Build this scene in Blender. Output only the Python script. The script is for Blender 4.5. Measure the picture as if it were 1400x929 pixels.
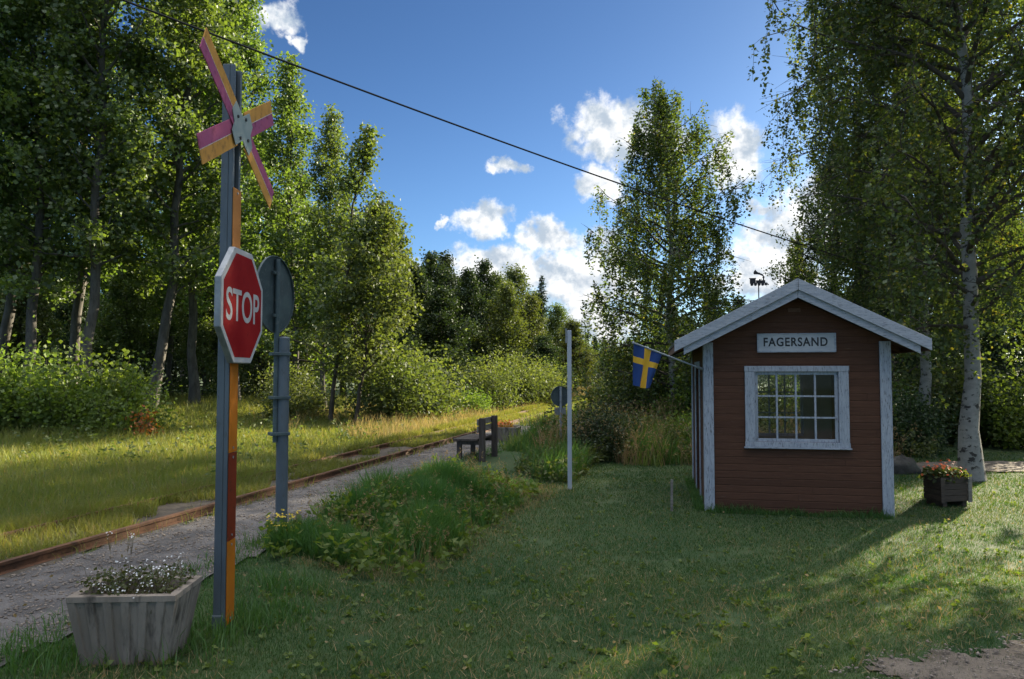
import bpy, math, random
import numpy as np
from mathutils import Vector, Matrix

for _o in list(bpy.data.objects): bpy.data.objects.remove(_o)
SC = bpy.context.scene
COL = SC.collection
R = math.radians
random.seed(11)

# ------------------------------------------------------------------ camera
F = 1000.0                     # focal length in photo pixels (photo is 1400 wide)
PITCH = math.atan(45.5/F)
CAMZ = 1.6
cam_d = bpy.data.cameras.new('camera'); cam = bpy.data.objects.new('camera', cam_d); COL.objects.link(cam)
cam_d.sensor_width = 36; cam_d.lens = F/1400*36; cam_d.clip_end = 3000; cam_d.clip_start = .05
cam.location = (0, 0, CAMZ); cam.rotation_euler = (R(90)+PITCH, 0, 0)
SC.camera = cam

# ------------------------------------------------------------------ light
SUN_AZ, SUN_EL = 42.0, 18.5    # degrees right of the view axis / above the horizon
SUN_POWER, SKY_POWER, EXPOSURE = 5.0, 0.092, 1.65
D = Vector((math.sin(R(SUN_AZ))*math.cos(R(SUN_EL)), math.cos(R(SUN_AZ))*math.cos(R(SUN_EL)), math.sin(R(SUN_EL))))
sl = bpy.data.lights.new('sun', 'SUN'); sl.energy = SUN_POWER; sl.angle = R(.53); sl.color = (1, .87, .64)
so = bpy.data.objects.new('sun', sl); COL.objects.link(so); so.rotation_euler = D.to_track_quat('Z', 'Y').to_euler()

SC.view_settings.view_transform = 'Standard'; SC.view_settings.look = 'None'
SC.view_settings.exposure = EXPOSURE; SC.view_settings.gamma = 1; SC.view_settings.use_curve_mapping = False
SC.render.engine = 'CYCLES'
SC.cycles.max_bounces = 7; SC.cycles.diffuse_bounces = 3; SC.cycles.glossy_bounces = 2
SC.cycles.transmission_bounces = 4; SC.cycles.transparent_max_bounces = 8
SC.cycles.caustics_reflective = False; SC.cycles.caustics_refractive = False
SC.cycles.use_denoising = True; SC.cycles.sample_clamp_indirect = 6

class NG:
    """tiny helper for node trees"""
    def __init__(s, nt): s.nt = nt; s.n = nt.nodes; s.l = nt.links
    def node(s, typ, **kw):
        n = s.n.new(typ)
        for k, v in kw.items(): setattr(n, k, v)
        return n
    def put(s, sock, v):
        if hasattr(v, 'is_output') or isinstance(v, bpy.types.NodeSocket): s.l.new(v, sock)
        elif isinstance(v, (tuple, list)) and len(v) == 3 and sock.type == 'RGBA': sock.default_value = (*v, 1)
        else: sock.default_value = v
    def math(s, op, a, b=0.0, c=None, clamp=False):
        n = s.node('ShaderNodeMath', operation=op, use_clamp=clamp)
        s.put(n.inputs[0], a); s.put(n.inputs[1], b)
        if c is not None: s.put(n.inputs[2], c)
        return n.outputs[0]
    def vmath(s, op, a, b=(0, 0, 0)):
        n = s.node('ShaderNodeVectorMath', operation=op)
        s.put(n.inputs[0], a); s.put(n.inputs[1], b)
        return n.outputs['Value'] if op in ('LENGTH', 'DOT_PRODUCT') else n.outputs[0]
    def mix(s, f, a, b):
        n = s.node('ShaderNodeMix', data_type='RGBA')
        s.put(n.inputs[0], f); s.put(n.inputs[6], a); s.put(n.inputs[7], b)
        return n.outputs[2]
    def noise(s, vec, scale, detail=4, rough=.6, dist=0):
        n = s.node('ShaderNodeTexNoise')
        if vec is not None: s.l.new(vec, n.inputs['Vector'])
        n.inputs['Scale'].default_value = scale; n.inputs['Detail'].default_value = detail
        n.inputs['Roughness'].default_value = rough; n.inputs['Distortion'].default_value = dist
        return n.outputs['Fac']
    def step(s, v, a, b):
        n = s.node('ShaderNodeMapRange', interpolation_type='SMOOTHSTEP')
        s.put(n.inputs[0], v); n.inputs[1].default_value = a; n.inputs[2].default_value = b
        return n.outputs[0]

# ------------------------------------------------------------------ sky with clouds
world = bpy.data.worlds.new('World'); SC.world = world; world.use_nodes = True
g = NG(world.node_tree); g.n.clear()
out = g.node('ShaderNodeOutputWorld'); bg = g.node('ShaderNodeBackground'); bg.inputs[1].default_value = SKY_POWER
g.l.new(bg.outputs[0], out.inputs[0])
sky = g.node('ShaderNodeTexSky', sky_type='NISHITA'); sky.sun_disc = False
sky.sun_elevation = R(SUN_EL); sky.sun_rotation = R(SUN_AZ); sky.altitude = 100; sky.air_density = 1.0; sky.dust_density = .6; sky.ozone_density = 2.2
tc = g.node('ShaderNodeTexCoord'); d = tc.outputs['Generated']
sep = g.node('ShaderNodeSeparateXYZ'); g.l.new(d, sep.inputs[0])
az = g.math('ARCTAN2', sep.outputs[0], sep.outputs[1]); el = g.math('ARCSINE', sep.outputs[2])
cmb = g.node('ShaderNodeCombineXYZ'); g.l.new(az, cmb.inputs[0]); g.l.new(el, cmb.inputs[1])
P2 = cmb.outputs[0]
warp = g.node('ShaderNodeTexNoise'); g.l.new(P2, warp.inputs['Vector']); warp.inputs['Scale'].default_value = 16; warp.inputs['Detail'].default_value = 6; warp.inputs['Roughness'].default_value = .6
wv = g.vmath('SUBTRACT', warp.outputs['Color'], (.5, .5, .5))
wv2 = g.vmath('MULTIPLY', wv, (.085, .06, 0))
PW = g.vmath('ADD', P2, wv2)
def azel(px, py):
    x = (px-700)/F; c = (464.5-py)/F
    y = math.cos(PITCH)-c*math.sin(PITCH); z = math.sin(PITCH)+c*math.cos(PITCH)
    return math.atan2(x, y), math.atan2(z, math.hypot(x, y))
CLOUDS = [(838, 178, 66, 46, 1), (905, 190, 50, 26, .9), (1004, 208, 40, 52, 1), (818, 248, 34, 26, .9), (690, 231, 38, 13, .75), (660, 298, 44, 24, .95),
          (612, 300, 14, 10, .4), (752, 322, 52, 26, .9), (690, 368, 95, 38, 1), (800, 385, 85, 62, 1), (812, 440, 70, 36, 1), (600, 385, 80, 28, .8), (830, 325, 26, 18, .7),
          (1090, 320, 75, 50, 1), (1125, 275, 58, 30, 1), (1060, 370, 90, 40, 1), (1030, 290, 24, 10, .6), (376, 28, 34, 22, .85), (412, 52, 16, 12, .75), (548, 356, 22, 12, .7), (480, 400, 90, 20, .8)]
field = None
for (cx, cy, rx, ry, w) in CLOUDS:
    a, e = azel(cx, cy)
    v = g.vmath('SUBTRACT', PW, (a, e, 0))
    v = g.vmath('DIVIDE', v, (rx/F*1.18, ry/F*1.22, 1))
    k = g.math('SUBTRACT', 1.0-(1-w)*.6, g.vmath('LENGTH', v))
    field = k if field is None else g.math('MAXIMUM', field, k)
# added clouds outside the framed sky, brightest overhead, as unseen fill light
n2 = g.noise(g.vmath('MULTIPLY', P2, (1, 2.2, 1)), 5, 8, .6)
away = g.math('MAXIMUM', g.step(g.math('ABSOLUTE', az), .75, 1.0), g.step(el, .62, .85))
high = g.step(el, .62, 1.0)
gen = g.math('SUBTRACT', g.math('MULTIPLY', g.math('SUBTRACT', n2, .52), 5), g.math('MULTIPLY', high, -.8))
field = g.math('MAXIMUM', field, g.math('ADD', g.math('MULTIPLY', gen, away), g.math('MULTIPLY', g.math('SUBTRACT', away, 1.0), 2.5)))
fine = g.noise(P2, 42, 8, .62)
dens = g.math('ADD', field, g.math('MULTIPLY', g.math('SUBTRACT', fine, .5), 1.15))
mask = g.step(dens, .05, .52)
thick = g.step(dens, .25, 1.0)
# self-shading: compare the density with the density a little towards the sun
fine2 = g.noise(g.vmath('ADD', P2, (.012, .016, 0)), 20, 6, .6)
fine1 = g.noise(P2, 20, 6, .6)
rel = g.math('SUBTRACT', fine1, fine2)
lit = g.step(rel, -.16, .12)
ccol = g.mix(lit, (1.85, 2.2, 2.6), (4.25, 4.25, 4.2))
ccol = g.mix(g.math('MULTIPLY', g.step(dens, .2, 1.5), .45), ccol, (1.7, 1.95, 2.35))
ccol = g.mix(high, ccol, (8.5, 8.6, 8.8))  # unseen overhead clouds made extra bright to light the ground
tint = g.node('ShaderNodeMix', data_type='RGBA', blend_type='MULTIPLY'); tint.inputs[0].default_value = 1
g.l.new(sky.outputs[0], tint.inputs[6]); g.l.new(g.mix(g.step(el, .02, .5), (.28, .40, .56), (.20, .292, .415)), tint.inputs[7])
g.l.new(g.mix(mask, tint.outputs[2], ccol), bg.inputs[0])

# ------------------------------------------------------------------ helpers
def at(px, py, depth):
    """point in the place seen at photo pixel (px, py) at the given distance along the view axis"""
    x = (px-700)/F; c = (464.5-py)/F
    y = math.cos(PITCH)-c*math.sin(PITCH); z = math.sin(PITCH)+c*math.cos(PITCH)
    k = depth/y
    return Vector((x*k, depth, CAMZ+z*k))

def smooth(v, a, b):
    t = np.clip((np.asarray(v, float)-a)/(b-a), 0, 1); return t*t*(3-2*t)
_rs = np.random.RandomState(5); _tab = _rs.rand(256, 256)
def vn(x, y, s=1.0):
    x = np.asarray(x, float)*s+1000.3; y = np.asarray(y, float)*s+1000.7
    i = np.floor(x).astype(int); j = np.floor(y).astype(int); u = x-i; v = y-j
    u = u*u*(3-2*u); v = v*v*(3-2*v)
    T = lambda a, b: _tab[a & 255, b & 255]
    return (T(i, j)*(1-u)+T(i+1, j)*u)*(1-v)+(T(i, j+1)*(1-u)+T(i+1, j+1)*u)*v
def fbm(x, y, s=1.0): return .55*vn(x, y, s)+.3*vn(x, y, s*2.3)+.15*vn(x, y, s*5.1)

RX, RY = -4.04, 5.77                                   # a point on the near rail
TA = math.atan(.238); TX, TY = math.sin(TA), math.cos(TA)   # track direction
def S(x, y): return (np.asarray(x)-RX)*TY-(np.asarray(y)-RY)*TX    # metres right of the near rail
def Lg(x, y): return (np.asarray(x)-RX)*TX+(np.asarray(y)-RY)*TY   # metres along it
def sl_xy(s, l): return RX+s*TY+l*TX, RY-s*TX+l*TY
def zg(x, y):
    x = np.asarray(x, float); y = np.asarray(y, float)
    s = S(x, y)
    z = -.25*smooth(s, 1.65, 3.1)*smooth(y, 4.3, 7.5)
    z = z+.05*(fbm(x, y, .35)-.5)*smooth(np.abs(s-.7), 1.0, 2.6)
    ll = (x-RX)*TX+(y-RY)*TY
    z = z+.05*(.4+1.2*vn(x, y, 1.3))*smooth(s, 1.55, 1.95)*(1-smooth(s, 2.2, 3.0))*smooth(ll, .6, 2.0)*(1-smooth(ll, 5.6, 6.8))
    z = z+.10*smooth(-s, 2.0, 5.0)+.5*smooth(-s, 9, 30)
    z = z+2.0*smooth(np.hypot(x, y), 90, 260)
    return z
def pedge(l): return 1.55+.22*(vn(l, 0*l, .9)-.5)+.10*(vn(l, 7+0*l, 3.1)-.5)
def bank_r(l): return 2.75+.085*np.clip(l-1, 0, 9)+.3*(vn(l, 3+0*l, 1.1)-.5)
def in_path(x, y):      # gravel of the road in the right foreground
    e = (x-1.95)*.48-(y-4.15)*.877
    return e-.22+.5*(fbm(x, y, 1.6)-.5)+.25*(vn(x, y, 6)-.5)
def in_lane(x, y):      # lane behind the big birch
    c = 14.35+.05*(x-8)+.3*(vn(x, 0*x, .5)-.5)
    return (.75+.25*(vn(x, y, 1.5)-.5))-np.abs(y-c)-5*(x < 6.3)

def mesh_np(name, V, faces, mats=(), mi=None, attr=None, smooth_=False, extra=None):
    """V (n,3); faces: list of (m,k) index arrays"""
    me = bpy.data.meshes.new(name)
    V = np.asarray(V, np.float32)
    me.vertices.add(len(V)); me.vertices.foreach_set('co', V.ravel())
    idx = []; st = []; cnt = 0
    for f in faces:
        f = np.asarray(f, np.int32)
        if not len(f): continue
        m, k = f.shape; idx.append(f.ravel()); st.append(cnt+np.arange(m, dtype=np.int32)*k); cnt += m*k
    me.loops.add(cnt); me.loops.foreach_set('vertex_index', np.concatenate(idx))
    st = np.concatenate(st); me.polygons.add(len(st)); me.polygons.foreach_set('loop_start', st)
    if mi is not None: me.polygons.foreach_set('material_index', np.asarray(mi, np.int32))
    if smooth_: me.polygons.foreach_set('use_smooth', np.ones(len(st), bool))
    for m in (mats if isinstance(mats, (list, tuple)) else [mats]): me.materials.append(m)
    if attr is not None:
        a = me.attributes.new('rnd', 'FLOAT', 'POINT'); a.data.foreach_set('value', np.asarray(attr, np.float32))
    me.update(calc_edges=True); me.validate()
    return me
def link(name, me, parent=None, loc=None):
    o = bpy.data.objects.new(name, me); COL.objects.link(o)
    if parent is not None: o.parent = parent
    if loc is not None: o.location = loc
    return o
def thing(name, label, cat, loc=(0, 0, 0), rz=0, group=None):
    o = bpy.data.objects.new(name, None); COL.objects.link(o); o.empty_display_size = .2
    o.location = loc; o.rotation_euler = (0, 0, rz); o['label'] = label; o['category'] = cat
    if group: o['group'] = group
    return o
def tag(o, label, cat, group=None, kind=None):
    o['label'] = label; o['category'] = cat
    if group: o['group'] = group
    if kind: o['kind'] = kind
    return o

class MB:
    """collects shapes into one mesh"""
    def __init__(s): s.v = []; s.f = []; s.m = []
    def add(s, V, Fs, mi=0):
        b = len(s.v); s.v += [tuple(p) for p in V]
        for f in Fs: s.f.append(tuple(b+i for i in f)); s.m.append(mi)
    def box(s, c, size, rot=None, mi=0):
        x, y, z = [k/2 for k in size]
        V = [Vector(p) for p in ((-x, -y, -z), (x, -y, -z), (x, y, -z), (-x, y, -z), (-x, -y, z), (x, -y, z), (x, y, z), (-x, y, z))]
        if rot is not None: V = [rot @ p for p in V]
        V = [p+Vector(c) for p in V]
        s.add(V, [(0, 3, 2, 1), (4, 5, 6, 7), (0, 1, 5, 4), (1, 2, 6, 5), (2, 3, 7, 6), (3, 0, 4, 7)], mi)
    def span(s, a, b, mi=0):
        s.box([(a[i]+b[i])/2 for i in range(3)], [abs(b[i]-a[i]) for i in range(3)], mi=mi)
    def tube(s, pts, radii, n=8, mi=0, cap=True):
        pts = [Vector(p) for p in pts]
        if not isinstance(radii, (list, tuple)): radii = [radii]*len(pts)
        V = []; Fs = []
        for i, p in enumerate(pts):
            t = (pts[min(i+1, len(pts)-1)]-pts[max(i-1, 0)]).normalized()
            up = Vector((0, 0, 1)) if abs(t.z) < .9 else Vector((1, 0, 0))
            a = t.cross(up).normalized(); b = t.cross(a)
            for k in range(n):
                q = 2*math.pi*k/n; V.append(p+(a*math.cos(q)+b*math.sin(q))*radii[i])
        for i in range(len(pts)-1):
            for k in range(n):
                Fs.append((i*n+k, i*n+(k+1) % n, (i+1)*n+(k+1) % n, (i+1)*n+k))
        if cap: Fs += [tuple(range(n))[::-1], tuple((len(pts)-1)*n+k for k in range(n))]
        s.add(V, Fs, mi)
    def prism(s, pts, off, mi=0):
        """polygon (3D points) pushed along the vector off"""
        n = len(pts); off = Vector(off)
        V = [Vector(p) for p in pts]+[Vector(p)+off for p in pts]
        Fs = [tuple(range(n))[::-1], tuple(range(n, 2*n))]+[(i, (i+1) % n, n+(i+1) % n, n+i) for i in range(n)]
        s.add(V, Fs, mi)
    def ball(s, c, r, mi=0, seg=6):
        V = []; Fs = []
        for i in range(seg+1):
            t = math.pi*i/seg
            for k in range(seg): V.append(Vector(c)+Vector((math.sin(t)*math.cos(2*math.pi*k/seg)*r, math.sin(t)*math.sin(2*math.pi*k/seg)*r, math.cos(t)*r)))
        for i in range(seg):
            for k in range(seg): Fs.append((i*seg+k, (i+1)*seg+k, (i+1)*seg+(k+1) % seg, i*seg+(k+1) % seg))
        s.add(V, Fs, mi)
    def build(s, name, mats, parent=None, loc=None, bevel=0, smooth_=False):
        me = bpy.data.meshes.new(name); me.from_pydata(s.v, [], s.f)
        for m in (mats if isinstance(mats, (list, tuple)) else [mats]): me.materials.append(m)
        me.polygons.foreach_set('material_index', s.m)
        if smooth_: me.polygons.foreach_set('use_smooth', [True]*len(s.f))
        me.update()
        bm = __import__('bmesh').new(); bm.from_mesh(me); __import__('bmesh').ops.recalc_face_normals(bm, faces=bm.faces); bm.to_mesh(me); bm.free()
        o = link(name, me, parent, loc)
        if bevel:
            b = o.modifiers.new('edge', 'BEVEL'); b.width = bevel; b.segments = 2; b.limit_method = 'ANGLE'
        return o

# ------------------------------------------------------------------ materials
M = {}
def pmat(name, c1, c2=None, scale=8, rough=.7, metal=0, bump=0, bscale=60, stretch=(1, 1, 1), detail=5, lo=.35, hi=.65, spec=.4, c3=None, s3=40, lo3=.55, hi3=.7):
    m = bpy.data.materials.new(name); m.use_nodes = True
    g = NG(m.node_tree); b = g.n['Principled BSDF']
    b.inputs['Roughness'].default_value = rough; b.inputs['Metallic'].default_value = metal; b.inputs['Specular IOR Level'].default_value = spec
    tc = g.node('ShaderNodeTexCoord'); v = g.vmath('MULTIPLY', tc.outputs['Object'], stretch)
    col = c1
    if c2: col = g.mix(g.step(g.noise(v, scale, detail), lo, hi), c1, c2)
    if c3: col = g.mix(g.step(g.noise(v, s3, 6, .65), lo3, hi3), col, c3)
    g.put(b.inputs['Base Color'], col)
    if bump:
        bn = g.node('ShaderNodeBump'); bn.inputs['Strength'].default_value = bump; bn.inputs['Distance'].default_value = .01
        g.l.new(g.noise(v, bscale, 6), bn.inputs['Height']); g.l.new(bn.outputs[0], b.inputs['Normal'])
    M[name] = m
    return m
def leafmat(name, ca, cb, trans=.45, gloss=.08, tcol=(1.3, 1.35, .55), cc=None, patch=.5, pc=None):
    m = bpy.data.materials.new(name); m.use_nodes = True
    g = NG(m.node_tree); g.n.clear()
    o = g.node('ShaderNodeOutputMaterial')
    at_ = g.node('ShaderNodeAttribute', attribute_name='rnd'); rnd = at_.outputs['Fac']
    gm = g.node('ShaderNodeNewGeometry')
    oi = g.node('ShaderNodeObjectInfo')
    f = g.math('ADD', g.math('MULTIPLY', rnd, 1-patch), g.math('MULTIPLY', g.step(g.noise(gm.outputs['Position'], .9, 3), .3, .7), patch))
    col = g.mix(f, ca, cb)
    if cc: col = g.mix(g.step(rnd, .90, .97), col, cc)
    if pc: col = g.mix(g.math('MULTIPLY', g.step(g.noise(gm.outputs['Position'], 2.1, 5, .7), .50, .70), .5), col, pc)
    hv = g.node('ShaderNodeHueSaturation'); g.l.new(col, hv.inputs['Color'])
    g.l.new(g.math('ADD', g.math('MULTIPLY', oi.outputs['Random'], .035), .482), hv.inputs['Hue'])
    g.l.new(g.math('ADD', g.math('MULTIPLY', oi.outputs['Random'], .35), .83), hv.inputs['Value'])
    df = g.node('ShaderNodeBsdfDiffuse'); g.l.new(hv.outputs[0], df.inputs[0])
    tr = g.node('ShaderNodeBsdfTranslucent')
    tm = g.node('ShaderNodeMix', data_type='RGBA', blend_type='MULTIPLY'); tm.inputs[0].default_value = 1
    g.l.new(hv.outputs[0], tm.inputs[6]); tm.inputs[7].default_value = (*(tcol or (1.65, 1.55, .55)), 1); g.l.new(tm.outputs[2], tr.inputs[0])
    gl = g.node('ShaderNodeBsdfGlossy'); gl.inputs['Roughness'].default_value = .55; gl.inputs[0].default_value = (.8, .85, .85, 1)
    a = g.node('ShaderNodeMixShader'); a.inputs[0].default_value = trans; g.l.new(df.outputs[0], a.inputs[1]); g.l.new(tr.outputs[0], a.inputs[2])
    b = g.node('ShaderNodeMixShader'); b.inputs[0].default_value = gloss*.7; g.l.new(a.outputs[0], b.inputs[1]); g.l.new(gl.outputs[0], b.inputs[2])
    g.l.new(b.outputs[0], o.inputs[0]); M[name] = m
    return m

pmat('ground', (.026, .058, .016), (.052, .082, .026), .8, .95, bump=.6, bscale=25, c3=(.075, .075, .034), s3=9, lo3=.52, hi3=.72)
pmat('gravel', (.082, .076, .074), (.150, .138, .130), 3, .95, bump=1.0, bscale=70, c3=(.25, .235, .22), s3=110, lo3=.58, hi3=.68)
pmat('path', (.115, .092, .070), (.19, .155, .120), 2.4, .95, bump=1.0, bscale=60, c3=(.07, .06, .05), s3=70, lo3=.60, hi3=.72)
pmat('ballast', (.055, .046, .036), (.10, .082, .062), 6, .95, bump=1.0, bscale=40)
pmat('pebble', (.15, .12, .095), (.30, .25, .20), 14, .85)
pmat('rust', (.085, .042, .022), (.15, .068, .034), 7, .75, .1, bump=.3, bscale=60, c3=(.05, .03, .02), s3=20)
pmat('sleeper', (.07, .055, .042), (.13, .105, .08), 6, .9, bump=.8, bscale=30, stretch=(1, 6, 6))
pmat('steel_post', (.095, .118, .14), (.135, .162, .185), 4, .55, .35, bump=.15, bscale=90, stretch=(1, 1, .4), c3=(.10, .115, .12), s3=30)
pmat('dark_steel', (.055, .08, .09), (.085, .12, .125), 5, .5, .3, bump=.1, c3=(.13, .15, .15), s3=30)
pmat('galvanised', (.24, .26, .28), (.34, .36, .38), 12, .5, .5, bump=.1)
pmat('hub_grey', (.26, .32, .32), (.33, .38, .37), 9, .75, spec=.1)
pmat('bolt', (.03, .03, .03), (.06, .055, .05), 30, .5, .5)
pmat('sign_red', (.24, .006, .008), (.28, .010, .011), 5, .7, spec=.06, c3=(.19, .008, .009), s3=14)
pmat('sign_white', (.40, .40, .41), (.47, .47, .47), 8, .7, spec=.1)
pmat('plate_orange', (.46, .15, .012), (.40, .125, .012), 5, .7, spec=.1, c3=(.40, .16, .03), s3=25)
pmat('plate_pale', (.50, .21, .06), (.45, .18, .05), 5, .7, spec=.1)
pmat('plate_red', (.20, .032, .012), (.16, .03, .012), 5, .7, spec=.1, c3=(.10, .03, .015), s3=20)
pmat('buck_orange', (.66, .34, .085), (.58, .29, .07), 6, .75, spec=.08, c3=(.34, .17, .06), s3=17, lo3=.5, hi3=.72)
pmat('buck_pink', (.44, .11, .20), (.36, .10, .21), 5, .75, spec=.08, c3=(.19, .05, .09), s3=17, lo3=.5, hi3=.72)
pmat('buck_seam', (.75, .72, .68), (.45, .35, .3), 60, .6)
pmat('concrete', (.20, .165, .13), (.29, .245, .20), 6, .95, bump=.6, bscale=60, stretch=(1, 1, .22), c3=(.085, .072, .058), s3=9, lo3=.50, hi3=.68)
pmat('soil', (.06, .045, .03), (.10, .075, .05), 12, 1, bump=1, bscale=30)
pmat('white_wood', (.30, .335, .39), (.40, .43, .48), 6, .8, bump=.4, bscale=40, stretch=(6, 6, .8), c3=(.12, .125, .13), s3=17, lo3=.53, hi3=.66)
pmat('white_wood_flat', (.30, .335, .39), (.40, .43, .48), 6, .8, bump=.4, bscale=40, stretch=(.8, 6, 6), c3=(.12, .125, .13), s3=17, lo3=.53, hi3=.66)
pmat('board_white', (.38, .41, .45), (.46, .48, .50), 6, .8, bump=.3, bscale=40, stretch=(.6, 3, 3), c3=(.10, .11, .12), s3=16, lo3=.62, hi3=.67)
pmat('sign_black', (.018, .022, .026), (.035, .04, .045), 20, .8, c3=(.25, .27, .28), s3=45, lo3=.62, hi3=.68)
pmat('roof_felt', (.045, .05, .045), (.08, .085, .07), 5, .95, bump=.6, bscale=90, c3=(.06, .085, .025), s3=7, lo3=.5, hi3=.66)
pmat('soffit', (.10, .055, .04), (.15, .085, .06), 5, .9, stretch=(6, .6, 6))
pmat('inner_wall', (.30, .27, .22), (.36, .33, .27), 4, .9)
pmat('floor_wood', (.14, .10, .07), (.2, .15, .1), 5, .8, stretch=(8, .6, 1))
pmat('dark_wood', (.050, .040, .034), (.085, .070, .058), 5, .85, bump=.6, bscale=40, stretch=(5, 5, .8))
pmat('grey_wood', (.16, .145, .125), (.25, .23, .20), 5, .9, bump=.5, bscale=40, stretch=(1, 6, 6))
pmat('box_wood', (.045, .035, .028), (.075, .058, .045), 6, .8, bump=.5, bscale=40, stretch=(1, 1, 5), c3=(.14, .12, .1), s3=18, lo3=.64, hi3=.72)
pmat('pole_white', (.36, .40, .46), (.44, .48, .53), 6, .6, bump=.2, stretch=(1, 1, .3))
pmat('cable', (.012, .012, .012), None, rough=.6)
pmat('iron_black', (.02, .02, .022), (.035, .035, .04), 20, .6, .3)
pmat('flag_blue', (.018, .055, .20), (.022, .065, .235), 5, .8)
pmat('flag_yellow', (.75, .42, .035), (.80, .46, .04), 5, .8)
pmat('petal_white', (.78, .78, .76), None, rough=.6)
pmat('petal_orange', (.80, .20, .04), (.75, .10, .03), 60, .6)
pmat('petal_red', (.70, .09, .03), (.82, .20, .05), 40, .6)
pmat('petal_yellow', (.75, .55, .04), (.70, .48, .03), 40, .6)
pmat('stone', (.055, .054, .048), (.10, .096, .088), 6, .9, bump=.6, bscale=30, c3=(.05, .065, .03), s3=6)
pmat('bark_grey', (.075, .070, .060), (.13, .12, .105), 5, .9, bump=.8, bscale=20, stretch=(1.5, 1.5, .5), c3=(.05, .045, .04), s3=7)
pmat('bark_dark', (.055, .045, .036), (.095, .08, .064), 6, .95, bump=1, bscale=24, stretch=(2, 2, .5))
def birch_bark():
    m = pmat('bark_birch', (.33, .32, .30), (.25, .245, .23), 6, .8, bump=.5, bscale=30, c3=(.045, .042, .04), s3=5.5, lo3=.54, hi3=.60, stretch=(1, 1, 1.6))
birch_bark()
# painted plank wall: horizontal board joints come from a wave in z, the boards carry streaked paint
def plank_mat(name, c1, c2, pitch):
    m = bpy.data.materials.new(name); m.use_nodes = True; g = NG(m.node_tree); b = g.n['Principled BSDF']
    tc = g.node('ShaderNodeTexCoord'); v = tc.outputs['Object']; sp = g.node('ShaderNodeSeparateXYZ'); g.l.new(v, sp.inputs[0])
    q = g.math('DIVIDE', sp.outputs[2], pitch); fr = g.math('FRACT', q); idn = g.math('FLOOR', q)
    wn = g.node('ShaderNodeTexWhiteNoise', noise_dimensions='1D'); g.l.new(idn, wn.inputs['W'])
    str_ = g.noise(g.vmath('MULTIPLY', v, (1.2, 1.2, 22)), 3, 6, .65)
    col = g.mix(g.step(str_, .3, .7), c1, c2)
    hv = g.node('ShaderNodeHueSaturation'); g.l.new(col, hv.inputs['Color']); g.l.new(g.math('ADD', g.math('MULTIPLY', wn.outputs['Value'], .22), .89), hv.inputs['Value'])
    wear = g.math('MULTIPLY', g.step(g.noise(g.vmath('MULTIPLY', v, (1, 1, 8)), 7, 6, .7), .56, .76), .55)
    g.l.new(g.mix(wear, hv.outputs[0], (.17, .12, .10)), b.inputs['Base Color'])
    b.inputs['Roughness'].default_value = .8; b.inputs['Specular IOR Level'].default_value = .25
    jx = g.math('FRACT', g.math('ADD', g.math('DIVIDE', sp.outputs[0], 1.9), wn.outputs['Value'])); joint = g.step(g.math('ABSOLUTE', g.math('SUBTRACT', jx, .5)), .0, .0016)
    h = g.math('MULTIPLY', g.math('MULTIPLY', g.step(fr, 0, .10), joint), g.math('SUBTRACT', 1.0, g.step(fr, .93, 1.0)))
    h = g.math('ADD', h, g.math('MULTIPLY', str_, .25))
    bn = g.node('ShaderNodeBump'); bn.inputs['Strength'].default_value = 1; bn.inputs['Distance'].default_value = .0045
    g.l.new(h, bn.inputs['Height']); g.l.new(bn.outputs[0], b.inputs['Normal']); M[name] = m
plank_mat('red_planks', (.072, .033, .020), (.106, .049, .029), .094)
def glass_mat():
    m = bpy.data.materials.new('glass'); m.use_nodes = True; g = NG(m.node_tree); g.n.clear()
    o = g.node('ShaderNodeOutputMaterial'); t = g.node('ShaderNodeBsdfTransparent'); t.inputs[0].default_value = (.93, .95, .95, 1)
    gl = g.node('ShaderNodeBsdfGlossy'); gl.inputs['Roughness'].default_value = .04
    fr = g.node('ShaderNodeLayerWeight'); fr.inputs[0].default_value = .25
    mx = g.node('ShaderNodeMixShader'); g.l.new(fr.outputs['Fresnel'], mx.inputs[0]); g.l.new(t.outputs[0], mx.inputs[1]); g.l.new(gl.outputs[0], mx.inputs[2])
    g.l.new(mx.outputs[0], o.inputs[0]); M['glass'] = m
glass_mat()
leafmat('leaf_aspen', (.085, .142, .030), (.165, .235, .055), .54, .085)
leafmat('leaf_bush', (.100, .170, .030), (.180, .255, .055), .5, .04)
leafmat('leaf_birch', (.056, .085, .020), (.112, .140, .036), .5, .07, cc=(.20, .17, .03))
leafmat('leaf_oak', (.065, .100, .022), (.130, .150, .038), .4, .06)
leafmat('leaf_willow', (.075, .105, .030), (.150, .165, .050), .45, .05)
leafmat('leaf_dark', (.022, .042, .014), (.050, .075, .024), .3, .05)
leafmat('leaf_spruce', (.018, .038, .016), (.040, .064, .024), .15, .04)
leafmat('leaf_red', (.35, .05, .02), (.30, .10, .03), .4, .05)
leafmat('leaf_gold', (.35, .22, .03), (.42, .15, .03), .4, .05)
leafmat('grass_lawn', (.020, .074, .021), (.052, .108, .028), .48, .04, tcol=(1.9, 1.55, .35), cc=(.17, .16, .08), patch=.65, pc=(.090, .108, .042))
leafmat('grass_tall', (.045, .125, .024), (.105, .195, .042), .4, .05, tcol=(1.3, 1.3, .5))
leafmat('grass_meadow', (.140, .200, .036), (.255, .280, .070), .5, .04, tcol=(1.25, 1.15, .6), cc=(.34, .27, .13), patch=.6)
leafmat('grass_dry', (.25, .20, .09), (.38, .29, .14), .4, .03, tcol=(1.1, 1.0, .7))
leafmat('stem_green', (.06, .085, .025), (.11, .12, .04), .3, .04)
leafmat('stem_brown', (.10, .075, .04), (.15, .12, .06), .3, .04)

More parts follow.
